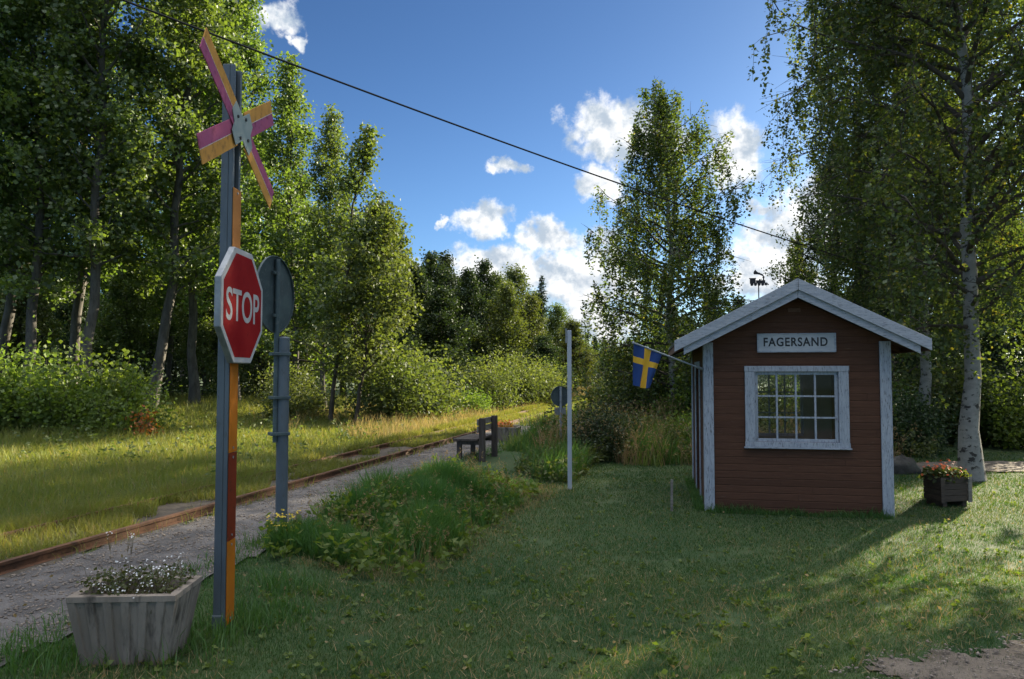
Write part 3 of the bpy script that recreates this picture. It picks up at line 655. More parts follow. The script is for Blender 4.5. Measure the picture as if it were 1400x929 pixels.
# ------------------------------------------------------------------ overhead cable
def cable():
    pts = []
    A = at(-260, -165, 5.6); B = at(1290, 392, 17.5)
    for i in range(41):
        t = i/40; p = A.lerp(B, t); p.z -= .42*4*t*(1-t)*.5; pts.append(p)
    mb = MB(); mb.tube(pts, .0115, 8); o = mb.build('overhead_cable', M['cable']); tag(o, 'black overhead cable slanting across the sky into the birch', 'cable')
cable()

# ------------------------------------------------------------------ the hut
def hut():
    hz = -.27
    t = thing('waiting_hut', 'small red plank waiting hut with white trim and gable window', 'hut', (HUT_O.x, HUT_O.y, hz), HUT_A)
    W, Dp, T = HW, HD, .09
    slope = .506; half = 1.54; pk = 3.07; OV = .30
    zr = lambda x: pk-.20-slope*abs(x-W/2)        # underside of the roof
    wx0, wx1, wz0, wz1 = 0.515+.12, 1.80-.12, .96, 1.885     # front window opening
    # walls (children of the hut); each wall is pieces around its openings
    def gable(y0, y1, op, name, mat):
        mb = MB(); ox0, ox1, oz0, oz1 = op; off = (0, y1-y0, 0)
        mb.prism([(T, y0, 0), (ox0, y0, 0), (ox0, y0, zr(ox0)), (T, y0, zr(T))], off)
        mb.prism([(ox1, y0, 0), (W-T, y0, 0), (W-T, y0, zr(W-T)), (ox1, y0, zr(ox1))], off)
        mb.prism([(ox0, y0, 0), (ox1, y0, 0), (ox1, y0, oz0), (ox0, y0, oz0)], off)
        mb.prism([(ox0, y0, oz1), (ox1, y0, oz1), (ox1, y0, zr(ox1)), (W/2, y0, zr(W/2)), (ox0, y0, zr(ox0))], off)
        o = mb.build(name, mat, t)
        return o
    gable(0, .035, (wx0, wx1, wz0, wz1), 'front_wall', M['red_planks'])
    gable(.0355, T, (wx0, wx1, wz0, wz1), 'lining', M['inner_wall'])
    rx0, rx1, rz0, rz1 = .95, 1.78, .82, 1.93
    gable(Dp-.035, Dp, (rx0, rx1, rz0, rz1), 'rear_wall', M['red_planks'])
    gable(Dp-T, Dp-.0355, (rx0, rx1, rz0, rz1), 'lining', M['inner_wall'])
    # side walls: the left one has a doorway
    mb = MB(); zt = zr(0); d0, d1 = 1.0, 1.85
    mb.span((.0, .0, 0), (T-.001, d0, zt)); mb.span((.0, d1, 0), (T-.001, Dp, zt)); mb.span((.0, d0+.0005, 1.95), (T-.001, d1-.0005, zt)); mb.build('side_wall', M['red_planks'], t)
    mb = MB(); mb.span((W-T+.001, 0, 0), (W, Dp, zt)); mb.build('side_wall', M['red_planks'], t)
    mb = MB(); mb.span((T, T, .02), (W-T, Dp-T, .06)); mb.build('floor', M['floor_wood'], t)
    mb = MB(); mb.span((T+.002, Dp-T-.42, .42), (W-T-.002, Dp-T-.01, .46)); mb.build('inside_bench', M['floor_wood'], t)
    mb = MB(); mb.span((-.02, d0-.09, 0), (-.002, d0, 2.04)); mb.span((-.02, d1, 0), (-.002, d1+.09, 2.04)); mb.span((-.02, d0-.0, 1.95), (-.0021, d1, 2.04)); mb.build('door_frame', M['white_wood'], t, bevel=.004)
    # corner boards
    for x0, x1 in ((-.022, .105), (W-.115, W+.022)):
        mb = MB(); mb.span((x0, -.026, -.03), (x1, -.002, zr(max(0, min(W, x0)) if x0 < 1 else W)-.01)); mb.build('corner_board', M['white_wood'], t, bevel=.004)
    for x0, x1 in ((-.024, -.002), (W+.002, W+.024)):
        mb = MB(); mb.span((x0, -.0015, -.02), (x1, .11, zt-.02)); mb.build('corner_board', M['white_wood'], t, bevel=.004)
        mb = MB(); mb.span((x0, Dp-.11, -.02), (x1, Dp, zt-.02)); mb.build('corner_board', M['white_wood'], t, bevel=.004)
    mb = MB(); mb.span((.02, .03, -.25), (W-.02, Dp-.03, -.001)); mb.build('footing', M['stone'], t)
    # roof
    rf = bpy.data.objects.new('roof', None); COL.objects.link(rf); rf.parent = t
    y0, y1 = -OV, Dp+OV
    mb = MB()
    for sg in (-1, 1):
        e = W/2+sg*half; zt_ = pk-slope*half
        mb.prism([(W/2, y0+.03, pk-.045), (e, y0+.03, zt_-.045), (e, y0+.03, zt_-.085), (W/2, y0+.03, pk-.085)], (0, y1-y0-.06, 0))
    mb.build('roof_deck', M['soffit'], rf)
    mb = MB()
    for sg in (-1, 1):
        e = W/2+sg*(half+.02); zt_ = pk-slope*(half+.02)
        mb.prism([(W/2, y0+.02, pk-.012), (e, y0+.02, zt_-.012), (e, y0+.02, zt_-.044), (W/2, y0+.02, pk-.044)], (0, y1-y0-.04, 0))
    mb.tube([(W/2, y0+.03, pk-.006), (W/2, y1-.03, pk-.006)], .03, 10)
    mb.build('roofing_felt', M['roof_felt'], rf)
    cs = math.cos(math.atan(slope))
    def rake(y, dz0, dz1, thick, trim, name):
        for sg in (-1, 1):
            e = W/2+sg*(half-trim); zt_ = pk-slope*(half-trim)
            mb = MB(); x_in = W/2+sg*.002
            mb.prism([(x_in, 0, pk-dz0), (e, 0, zt_-dz0), (e, 0, zt_-dz1), (x_in, 0, pk-dz1)], (0, thick, 0))
            # keep grain along the board: local mesh, moved into place
            o = mb.build(name, M['white_wood_flat'], rf, (0, y, 0), bevel=.004)
    rake(y0-.012, -.012, .135, .030, -.02, 'verge_board'); rake(y0+.020, .115, .235, .024, .10, 'barge_board')
    rake(y1-.02, -.012, .17, .026, 0, 'verge_board')
    for sg in (-1, 1):
        e = W/2+sg*half; zt_ = pk-slope*half
        mb = MB(); mb.span((e-.012, y0+.03, zt_-.15), (e+.012, y1-.03, zt_-.05)); mb.build('fascia', M['soffit'], rf, bevel=.004)
        for yy in (.05, .75, 1.45, 2.15, Dp-.1):
            mb = MB(); xa = W/2+sg*1.19; xb = W/2+sg*(half-.02)
            mb.prism([(xa, yy, pk-slope*1.19-.087), (xb, yy, pk-slope*(half-.02)-.087), (xb, yy, pk-slope*(half-.02)-.15), (xa, yy, pk-slope*1.19-.18)], (0, .05, 0)); mb.build('rafter_tail', M['soffit'], rf)
    # windows
    def window(x0, x1, z0, z1, y, nc, nr, rear=False):
        w = bpy.data.objects.new('window', None); COL.objects.link(w); w.parent = t
        fy0, fy1 = (y-.030, y-.003) if not rear else (y+.003, y+.030)
        fw = .125
        mb = MB(); mb.span((x0-fw, fy0, z0), (x0, fy1, z1)); mb.span((x1, fy0, z0), (x1+fw, fy1, z1)); mb.span((x0-fw-.006, fy0-.004, z1+.0005), (x1+fw+.006, fy1, z1+.075)); mb.span((x0-fw-.006, fy0-.006, z0-.065), (x1+fw+.006, fy1, z0-.0005)); mb.build('casing', M['white_wood'], w, bevel=.004)
        s = .042; sy0, sy1 = (y+.005, y+.045) if not rear else (y-.045, y-.005)
        mb = MB(); mb.span((x0, sy0, z0), (x0+s, sy1, z1)); mb.span((x1-s, sy0, z0), (x1, sy1, z1)); mb.span((x0+s, sy0, z1-s), (x1-s, sy1, z1)); mb.span((x0+s, sy0, z0), (x1-s, sy1, z0+s)); mb.build('sash', M['white_wood'], w, bevel=.003)
        mb = MB(); ym = (sy0+sy1)/2
        for k in range(1, nc):
            xx = x0+s+(x1-x0-2*s)*k/nc; mb.span((xx-.012, ym-.014, z0+s), (xx+.012, ym+.012, z1-s))
        for k in range(1, nr):
            zz = z0+s+(z1-z0-2*s)*k/nr; mb.span((x0+s, ym-.012, zz-.011), (x1-s, ym+.010, zz+.011))
        mb.build('glazing_bars', M['white_wood'], w)
        mb = MB(); mb.span((x0+s, ym+.001, z0+s), (x1-s, ym+.004, z1-s)); mb.build('pane', M['glass'], w)
        if not rear:
            mb = MB(); mb.span((x0-fw-.02, y-.055, z0-.085), (x1+fw+.02, y-.003, z0-.0655)); mb.build('sill', M['white_wood_flat'], w, bevel=.004)
    window(wx0, wx1, wz0, wz1, 0, 4, 3); window(rx0, rx1, rz0, rz1, Dp, 3, 3, True)
    # name board
    nb = bpy.data.objects.new('name_board', None); COL.objects.link(nb); nb.parent = t; nb.location = (1.165, -.030, 2.265)
    mb = MB(); mb.box((0, .012, 0), (.965, .022, .25)); mb.build('board', M['board_white'], nb, bevel=.004)
    mb = MB()
    for z in (-.117, .117): mb.box((0, -.003, z), (.985, .012, .016))
    for x in (-.4845, .4845): mb.box((x, -.003, 0), (.016, .012, .2175))
    mb.build('moulding', M['white_wood_flat'], nb)
    M4 = Matrix(((1, 0, 0, -.01), (0, 0, 1, -.0008), (0, 1, 0, .012), (0, 0, 0, 1)))
    lettering('lettering', 'FAGERSAND', .80, .118, .001, M['sign_black'], nb, M4, 1.12, .022)
    # small vent near the top of the gable
    mb = MB(); mb.box((W/2, -.008, 2.70), (.16, .012, .05)); mb.build('vent', M['soffit'], t)
    return t
H = hut()
HM = Matrix.Translation((HUT_O.x, HUT_O.y, -.27)) @ Matrix.Rotation(HUT_A, 4, 'Z')

def vane():
    p = HM @ Vector((HW/2-.02, HD+.18, 3.16))
    t = thing('weather_vane', 'black iron weather vane shaped as a steam locomotive above the hut roof', 'weather vane', p, R(-10))
    t.scale = (.85, 1, .85)
    mb = MB(); mb.tube([(0, 0, -.18), (0, 0, .26)], .011, 8); mb.build('mast', M['iron_black'], t)
    y = -.005; mb = MB(); off = (0, .01, 0)
    def rect(a, b, c, d_): mb.prism([(a, y, b), (c, y, b), (c, y, d_), (a, y, d_)], off)
    z = .24
    rect(-.17, z+.045, .17, z+.062); rect(-.05, z+.062, .13, z+.115); rect(-.17, z+.062, -.055, z+.15); rect(-.185, z+.148, -.045, z+.163)
    rect(.085, z+.113, .11, z+.165); rect(.078, z+.163, .117, z+.175); rect(.01, z+.113, .04, z+.14)
    mb.prism([(.17, y, z+.055), (.205, y, z+.02), (.165, y, z+.02)], off)
    for cx, r in ((-.13, .03), (-.06, .03), (.01, .03), (.08, .03), (.14, .024)):
        mb.prism([(cx+r*math.cos(2*math.pi*k/14), y-.004, z+.03+r*math.sin(2*math.pi*k/14)) for k in range(14)], (0, .018, 0))
    mb.build('locomotive', M['iron_black'], t)
    mb = MB(); mb.prism([(.095, y, z+.172), (.08, y, z+.20), (.03, y, z+.225), (-.02, y, z+.235), (-.08, y, z+.235), (-.10, y, z+.26), (-.085, y, z+.30), (-.06, y, z+.335), (-.045, y, z+.31), (-.02, y, z+.285), (.03, y, z+.26), (.085, y, z+.235), (.105, y, z+.20), (.108, y, z+.172)], off); mb.build('smoke_plume', M['iron_black'], t)
vane()

def flag():
    base = HM @ Vector((-.03, .02, 1.92)); tip = at(866, 469, 9.35)
    t = thing('flag', 'blue flag with a yellow cross drooping from a pole on the hut corner', 'flag', base)
    d_ = tip-base; mb = MB(); mb.tube([(0, 0, 0), d_], .011, 10); mb.ball(d_, .018); mb.build('flagpole', M['white_wood'], t)
    mb = MB(); u0 = d_.normalized(); mb.tube([(0, 0, 0), u0*.12], .018, 10); mb.build('holder', M['galvanised'], t)
    A = d_*.995; B = d_*.60; L = (A-B).length
    nu, nv = 24, 40; V = []; Fs = []; mi = []; side = d_.cross(Vector((0, 0, 1))).normalized()
    for j in range(nv+1):
        for i in range(nu+1):
            u, v = i/nu, j/nv
            top = A.lerp(B, u)
            w = 1-.42*v**1.2
            cx = A.lerp(B, .42); hor = (top-cx)*w; hor.z = (top.z-cx.z)*(1-.75*v)
            p = cx+hor+Vector((-.03*v, 0, -.50*v-.02*math.sin(u*3)*v))
            p += side*(.035*math.sin(u*13+v*2)*v**.7+.05*v)
            V.append(p)
    for j in range(nv):
        for i in range(nu):
            Fs.append((j*(nu+1)+i, j*(nu+1)+i+1, (j+1)*(nu+1)+i+1, (j+1)*(nu+1)+i))
            yel = (abs((i+.5)/nu-.5) < .105) or (abs((j+.5)/nv-.375) < .075); mi.append(1 if yel else 0)
    mb = MB(); mb.v = [tuple(p) for p in V]; mb.f = Fs; mb.m = mi
    o = mb.build('cloth', [M['flag_blue'], M['flag_yellow']], t, smooth_=True)
flag()

# ------------------------------------------------------------------ troughs, flowers, bench
def trough(label, loc, rz, L0, W0, L1, W1, Hh, flute, group):
    """concrete trough, wider at the rim (L1 x W1) than at the foot (L0 x W0), with vertical fluting; a child trough body and soil"""
    t = thing('concrete_planter', label, 'planter', loc, rz, group)
    mb = MB(); nL, nW = 6, max(3, int(6*W1/L1*1.2))
    def ring(L, W, z, dep):
        pts = []
        for k, (ax_, ay_, bx_, by_, n) in enumerate(((-L/2, -W/2, L/2, -W/2, nL), (L/2, -W/2, L/2, W/2, nW), (L/2, W/2, -L/2, W/2, nL), (-L/2, W/2, -L/2, -W/2, nW))):
            nxn = (by_-ay_, -(bx_-ax_)); q = math.hypot(*nxn); nxn = (nxn[0]/q, nxn[1]/q)
            for i in range(n):
                for f, dd in ((.0, 0), (.42, 0), (.5, dep), (.92, dep)):
                    g_ = (i+f)/n
                    pts.append((ax_+(bx_-ax_)*g_-nxn[0]*dd*(0 if i == 0 and f == 0 else 1), ay_+(by_-ay_)*g_-nxn[1]*dd, z))
        return pts
    r0, r1 = ring(L0, W0, -.03, flute), ring(L1*.99, W1*.99, Hh-.035, flute); n = len(r0)
    r2, r3 = ring(L1, W1, Hh-.03, 0), ring(L1, W1, Hh, 0)
    r4, r5 = ring(L1-.09, W1-.09, Hh, 0), ring(L1-.11, W1-.11, Hh-.12, 0)
    rings = [r0, r1, r2, r3, r4, r5]; V = sum(rings, []); Fs = []
    for a in range(5): Fs += [(a*n+k, a*n+(k+1) % n, (a+1)*n+(k+1) % n, (a+1)*n+k) for k in range(n)]
    mb.add(V, Fs); mb.build('trough', M['concrete'], t)
    mb = MB(); mb.span((-L1/2+.05, -W1/2+.05, Hh-.11), (L1/2-.05, W1/2-.05, Hh-.07)); mb.build('soil', M['soil'], t)
    return t
def flower_clump(name, label, cat, loc, rz, L, W, n, h0, h1, petal, stem, psize, leaf=None, nleaf=0, lsize=.03, wild=.3, heads=2):
    t = thing(name, label, cat, loc, rz); rs = np.random.RandomState(n)
    V = []; Fs = []; A = []; mbp = MB()
    def blade(p, q, w, r):
        a = rs.rand()*6.28; o_ = np.array([math.cos(a), math.sin(a), 0])*w; b = len(V); V.extend([p-o_, p+o_, q+o_*.6, q-o_*.6]); Fs.append((b, b+1, b+2, b+3)); A.extend([r]*4)
    for i in range(n):
        p = np.array([(rs.rand()-.5)*L, (rs.rand()-.5)*W, 0.]); h = h0+(h1-h0)*rs.rand()**1.6
        q = p+np.array([rs.randn()*wild*h, rs.randn()*wild*h, h]); m_ = (p+q)/2+np.array([rs.randn(), rs.randn(), 0])*.04*h; r = rs.rand()
        blade(p, m_, .0016, r); blade(m_, q, .0014, r)
        for k in range(heads):
            c = q+rs.randn(3)*psize*(1.5 if heads > 1 else .2); blade(m_+(q-m_)*.4, c, .001, r)
            up = Vector(rs.randn(3)*.5+np.array([0, -.3, 1])).normalized(); s1 = up.orthogonal().normalized(); s2 = up.cross(s1); c = Vector(c)
            for j in range(5):
                a0 = j*1.2566; e1 = s1*math.cos(a0)+s2*math.sin(a0); e2 = s1*math.cos(a0+.55)+s2*math.sin(a0+.55); e3 = s1*math.cos(a0-.55)+s2*math.sin(a0-.55)
                mbp.add([c, c+e3*psize*.5+up*psize*.1, c+e1*psize*.75+up*psize*.2, c+e2*psize*.5+up*psize*.1], [(0, 1, 2, 3)])
    me = mesh_np('stems', np.array(V), [np.array(Fs)], stem, attr=A); link('stems', me, t)
    mbp.build('blossoms', petal, t)
    if leaf:
        P_ = np.stack([(rs.rand(nleaf)-.5)*(L+.06), (rs.rand(nleaf)-.5)*(W+.06), h1*.75*rs.rand(nleaf)], -1)
        link('leaves', leaf_mesh('leaves', P_, lsize, leaf, rs, .9), t)
    return t

p0 = Vector((-2.14, 4.24, float(zg(-2.14, 4.24))))
trough('grey concrete planter with vertical ribs in the near left corner', p0, R(3), .44, .30, .58, .40, .385, .010, 'concrete planters beside the platform')
flower_clump('wildflowers', 'straggly little white flowers growing in the near concrete planter', 'flowers', p0+Vector((0, 0, .30)), R(3), .46, .30, 90, .08, .24, M['petal_white'], M['stem_brown'], .0090, M['stem_green'], 900, .022, .25, 2)
flower_clump('wildflowers', 'two tall stalks of tiny white flowers standing at the back of the near planter', 'flowers', p0+Vector((-.15, .08, .30)), 0, .14, .12, 3, .34, .42, M['petal_white'], M['stem_brown'], .007, wild=.12, heads=6)
p1 = at(692, 603, 17.0); p1.z = float(zg(p1.x, p1.y))
trough('grey concrete planter beside the rails beyond the bench', p1, R(-10), .52, .50, .62, .6, .36, .010, 'concrete planters beside the platform')
flower_clump('marigolds', 'orange and yellow flowers in the far concrete planter', 'flowers', p1+Vector((-.08, 0, .30)), 0, .40, .40, 40, .08, .2, M['petal_orange'], M['stem_green'], .035, M['leaf_gold'], 160, .06, .2, 1)
flower_clump('goldenrod', 'yellow flowering weed at the foot of the round sign post', 'flowers', Vector((-2.10, 6.72, float(zg(-2.1, 6.72)))), 0, .24, .16, 26, .16, .34, M['petal_yellow'], M['stem_green'], .014, M['leaf_bush'], 220, .05, .12, 5)

def flower_box():
    b = at(1294, 690, 10.3); b.z = float(zg(b.x, b.y)); rz = R(12)
    t = thing('flower_box', 'dark wooden flower box on feet standing on the lawn by the big birch', 'flower box', b, rz)
    Wd, Dd, Hh = .44, .34, .40
    for x in (-.16, .16):
        mb = MB(); mb.span((x-.035, -Dd/2+.02, -.03), (x+.035, Dd/2-.02, .075)); mb.build('foot', M['box_wood'], t, bevel=.005)
    mb = MB()
    for k in range(4):
        z0, z1 = .076+k*.083, .076+k*.083+.079
        mb.span((-Wd/2, -Dd/2, z0), (Wd/2, -Dd/2+.022, z1)); mb.span((-Wd/2, Dd/2-.022, z0), (Wd/2, Dd/2, z1))
        mb.span((-Wd/2, -Dd/2+.0225, z0), (-Wd/2+.022, Dd/2-.0225, z1)); mb.span((Wd/2-.022, -Dd/2+.0225, z0), (Wd/2, Dd/2-.0225, z1))
    mb.span((-Wd/2+.03, -Dd/2+.03, .08), (Wd/2-.03, Dd/2-.03, .10))
    mb.build('box', M['box_wood'], t, bevel=.004)
    for x in (-1, 1):
        mb = MB(); mb.span((x*Wd/2-.03, -Dd/2-.02, .06), (x*Wd/2+.03, -Dd/2-.002, Hh+.01)); o = mb.build('corner_post', M['grey_wood'] if x > 0 else M['box_wood'], t, bevel=.004)  # right post paler: its sunlit edge is put into the colour
    mb = MB(); mb.span((-Wd/2+.024, -Dd/2+.024, .30), (Wd/2-.024, Dd/2-.024, .36)); mb.build('soil', M['soil'], t)
    flower_clump('geraniums', 'red and orange flowers filling the dark wooden flower box', 'flowers', b+Vector((0, 0, .36)), rz, .40, .30, 64, .05, .2, M['petal_red'], M['stem_green'], .028, M['leaf_willow'], 520, .06, .2, 2)
flower_box()

def bench():
    b = at(656, 628, 13.3); b.z = float(zg(b.x, b.y))
    t = thing('bench', 'weathered dark timber bench facing the track at the platform edge', 'bench', b, -TA)
    # local x: away from the track is +, y: along the track
    for y in (-.02, .85):
        mb = MB(); mb.span((.0, y-.05, -.2), (.10, y+.05, .78)); mb.build('back_post', M['dark_wood'], t, bevel=.006)
        mb = MB(); mb.span((-.42, y-.04, -.1), (-.34, y+.04, .30)); mb.build('leg', M['dark_wood'], t, bevel=.006)
        mb = MB(); mb.span((-.42, y-.045, .301), (-.001, y+.045, .37)); mb.build('seat_bearer', M['dark_wood'], t, bevel=.006)
    for k in range(3):
        mb = MB(); mb.span((-.47+k*.155, -.14, .371), (-.47+k*.155+.148, 1.0, .412)); mb.build('seat_board', M['dark_wood'], t, bevel=.005)
    for k in range(2):
        mb = MB(); mb.span((-.032, -.10, .52+k*.13), (-.002, .95, .63+k*.13)); mb.build('backrest_board', M['grey_wood'], t, bevel=.005)
bench()

# ------------------------------------------------------------------ trees
def nrm(v): return v/(np.linalg.norm(v)+1e-9)
def tubes_np(polys, n=6):
    V = []; Q = []; b = 0
    a = np.arange(n)*2*np.pi/n; ca, sa = np.cos(a), np.sin(a)
    for pts, rad in polys:
        m = len(pts); t = np.gradient(pts, axis=0); t /= np.linalg.norm(t, axis=1, keepdims=True)+1e-9
        up = np.where(np.abs(t[:, 2:3]) > .9, np.array([[1., 0, 0]]), np.array([[0, 0, 1.]]))
        u = np.cross(t, up); u /= np.linalg.norm(u, axis=1, keepdims=True)+1e-9; w = np.cross(t, u)
        V.append((pts[:, None]+(u[:, None]*ca[None, :, None]+w[:, None]*sa[None, :, None])*rad[:, None, None]).reshape(-1, 3))
        i = b+np.arange(m*n).reshape(m, n); j = np.roll(i, -1, 1)
        Q.append(np.stack([i[:-1], j[:-1], j[1:], i[1:]], -1).reshape(-1, 4)); b += m*n
    return np.concatenate(V), np.concatenate(Q)
def walk(p, d_, L, m, rs, wob, bend):
    pts = [p.copy()]; st = L/m
    for k in range(m):
        d_ = nrm(d_+rs.randn(3)*wob+bend*np.array([0, 0, 1.])); p = p+d_*st; pts.append(p.copy())
    return np.array(pts)
def make_tree(seed, Hh, tr, cb, prof, nprim, nleaf, lsize, leaf, bark, el=(30, 60), bend=.05, sec=6, sbend=0, hang=0., lean=(0, 0), flare=1.5, spread=.12, aspect=.8, wob=.12, secl=.42, low=1.0, limb=None):
    rs = np.random.RandomState(seed); m = 16
    tt = np.linspace(0, 1, m+1); tp = np.stack([lean[0]*tt**1.2*Hh+.010*Hh*np.cumsum(rs.randn(m+1))*.5, lean[1]*tt*Hh+.010*Hh*np.cumsum(rs.randn(m+1))*.5, tt*Hh], -1); tp -= tp[0]*np.array([1, 1, 0]); tp[0, 2] = -.3
    trd = tr*(1-tt)**.75+.006; trd[0] *= flare; trd[1] *= 1+(flare-1)*.25
    polys = [(tp, trd)]; sprays = []
    def trunk_at(t): k = min(int(t*m), m-1); f = t*m-k; return tp[k]*(1-f)+tp[k+1]*f, trd[k]*(1-f)+trd[k+1]*f
    ga = rs.rand()*6.28
    for i in range(nprim):
        t = cb+(1-cb)*((i+rs.rand())/nprim)**low; p, r = trunk_at(t); ga += 2.4+rs.randn()*.3
        u = (t-cb)/(1-cb); L = prof(u)*(.7+.5*rs.rand()); e = R(el[0]+(el[1]-el[0])*u+rs.randn()*8)
        d_ = np.array([math.cos(ga)*math.cos(e), math.sin(ga)*math.cos(e), math.sin(e)])
        pts = walk(p, d_, L, 7, rs, wob, bend); r0 = min(r*.55, .010+.018*L); polys.append((pts, np.linspace(r0, .004, 8)))
        sprays.append((pts[4:], .5))
        for k in range(max(2, int(sec*(.5+L/3)))):
            f = .25+.75*rs.rand(); q = f*7; j = min(int(q), 6); pp = pts[j]*(1-q+j)+pts[j+1]*(q-j); dd = nrm(pts[j+1]-pts[j])
            d2 = nrm(dd*.7+rs.randn(3)*.75+np.array([0, 0, sbend])); l2 = L*secl*(.5+.7*rs.rand())*(1.15-.5*f)
            sp = walk(pp, d2, l2, 4, rs, wob*1.3, sbend*.5); polys.append((sp, np.linspace(min(r0*.4, .012), .002, 5))); sprays.append((sp, l2+.12))
    sprays.append((tp[-4:], .6))
    wts = np.array([s[1] for s in sprays]); cnt = rs.multinomial(nleaf, wts/wts.sum()); P_ = []
    for (sp, w), c in zip(sprays, cnt):
        if not c: continue
        k = len(sp)-1
        if hang > 0:
            ns = max(1, int(c/26)); per = max(1, c//ns)
            for s in range(ns):
                q = rs.rand()*k; j = min(int(q), k-1); p = sp[j]*(1-q+j)+sp[j+1]*(q-j); hl = hang*(.25+.9*rs.rand()**1.3); dr = rs.randn(2)*.10
                v = rs.rand(per); P_.append(np.stack([p[0]+dr[0]*v*hl+.045*rs.randn(per), p[1]+dr[1]*v*hl+.045*rs.randn(per), p[2]-v*hl+.03*rs.randn(per)], -1))
                if rs.rand() < .3: polys.append((np.array([p, p+np.array([dr[0]*.5*hl, dr[1]*.5*hl, -.5*hl]), p+np.array([dr[0]*hl, dr[1]*hl, -hl])]), np.array([.004, .003, .002])))
        else:
            q = rs.rand(c)**.7*k; j = np.minimum(q.astype(int), k-1); f = (q-j)[:, None]
            P_.append(sp[j]*(1-f)+sp[j+1]*f+rs.randn(c, 3)*spread)
    P_ = np.concatenate(P_); P_ = P_[P_[:, 2] > .12]
    Vt, Qt = tubes_np(polys)
    mi = np.zeros(len(Qt), int); mi[m*6:] = 1
    trunk = mesh_np('trunk', Vt, [Qt], [bark, limb or bark], mi=mi, smooth_=True)
    return trunk, leaf_mesh('crown', P_, lsize, leaf, rs, aspect)
def make_bush(seed, Rr, Hh, nst, nleaf, lsize, leaf, bark, aspect=.7, spread=.10):
    rs = np.random.RandomState(seed); polys = []; P_ = []
    for i in range(nst):
        a = rs.rand()*6.28; r = rs.rand()**.6; p = np.array([math.cos(a)*r*Rr*.35, math.sin(a)*r*Rr*.35, -.1])
        tgt = np.array([math.cos(a)*r*Rr, math.sin(a)*r*Rr, Hh*(.35+.80*rs.rand())*math.sqrt(max(.12, 1-.75*r*r))]); L = np.linalg.norm(tgt-p)
        pts = walk(p, nrm(tgt-p), L, 6, rs, .09, .03); polys.append((pts, np.linspace(.014, .003, 7)))
        c = nleaf//nst; q = (.12+.88*rs.rand(c)**.75)*6; j = np.minimum(q.astype(int), 5); f = (q-j)[:, None]
        side = rs.randn(c, 3)*spread*(1+2.2*rs.rand(c, 1)); side[:, 2] *= .8
        P_.append(pts[j]*(1-f)+pts[j+1]*f+side)
    P_ = np.concatenate(P_); P_ = P_[P_[:, 2] > .04]
    Vt, Qt = tubes_np(polys, 5)
    return mesh_np('stems', Vt, [Qt], bark, smooth_=True), leaf_mesh('foliage', P_, lsize, leaf, rs, aspect)
def make_spruce(seed, Hh, rb, nleaf, leaf, bark, lsize=.16):
    rs = np.random.RandomState(seed); polys = [(np.array([[0, 0, -.3], [0, 0, Hh*.5], [0, 0, Hh]]), np.array([.16, .09, .01]))]; P_ = []; Dv = []
    nb = int(Hh*13); per = nleaf//nb
    for i in range(nb):
        u = (i+rs.rand())/nb; z = Hh*(.07+.93*u); L = rb*(1-u)**.85*(.7+.5*rs.rand())+.12; a = i*2.4+rs.randn()*.3
        d_ = np.array([math.cos(a), math.sin(a), .12-.25*(1-u)]); pts = walk(np.array([0, 0, z]), nrm(d_), L, 5, rs, .05, .035*(1-u)); polys.append((pts, np.linspace(.018, .003, 6)))
        c = max(4, int(per*(.35+1.3*(1-u)))); q = rs.rand(c)**.8*5; j = np.minimum(q.astype(int), 4); f = (q-j)[:, None]
        P_.append(pts[j]*(1-f)+pts[j+1]*f+rs.randn(c, 3)*np.array([.13, .13, .05])*(.3+.25*L))
    P_ = np.concatenate(P_); Vt, Qt = tubes_np(polys, 5)
    return mesh_np('trunk', Vt, [Qt], bark, smooth_=True), leaf_mesh('crown', P_, lsize, leaf, rs, .38, .3, .6)

def place(kind, x, y, label, cat, name, group=None, s=1.0, rz=None, sz=None, parts=('trunk', 'crown'), mats=None):
    z = float(zg(x, y)); t = thing(name, label, cat, (x, y, z), random.random()*6.28 if rz is None else rz, group)
    t.scale = (s, s, sz or s)
    for nm, me in zip(parts, kind): link(nm, me, t)
    return t
BUSH = ('stems', 'foliage')
asp_prof = lambda u: 2.3*(math.sin(math.pi*min(1, .18+.80*u))**.8)+.25
A_ = [make_tree(100+k, 18, .17, .22, asp_prof, 62, 22500, .135, M['leaf_aspen'], M['bark_grey'], (18, 62), .05, 7, .02, lean=ln, spread=.16) for k, ln in enumerate(((0, 0), (.09, .0), (.02, .03)))]
A2 = make_tree(140, 12, .11, .14, lambda u: 1.9*(1-u)**.6*(.5+.5*min(1, u*4+.4))+.2, 60, 20000, .105, M['leaf_aspen'], M['bark_grey'], (22, 65), .05, 7, .03, spread=.15)
YA = make_tree(150, 8.4, .06, .20, lambda u: 1.55*(1-u)**.7+.18, 40, 8500, .10, M['leaf_aspen'], M['bark_dark'], (20, 62), .05, 6, .03, lean=(.11, 0), spread=.13)
YB = make_tree(151, 5.6, .055, .22, lambda u: 1.5*math.sin(math.pi*min(1, .25+.7*u))+.2, 40, 11000, .10, M['leaf_willow'], M['bark_dark'], (20, 55), .05, 6, .02, lean=(.10, 0), spread=.15)
OK = [make_tree(160+k, 9.0, .15, .10, lambda u: 2.1*(math.sin(math.pi*min(1, .30+.68*u))**.7)+.2, 60, 15000, .15, M[lm], M['bark_dark'], (10, 65), .06, 7, .0, spread=.20) for k, lm in enumerate(('leaf_oak', 'leaf_oak', 'leaf_dark'))]
SP = make_spruce(170, 10, 1.7, 9000, M['leaf_spruce'], M['bark_dark'])
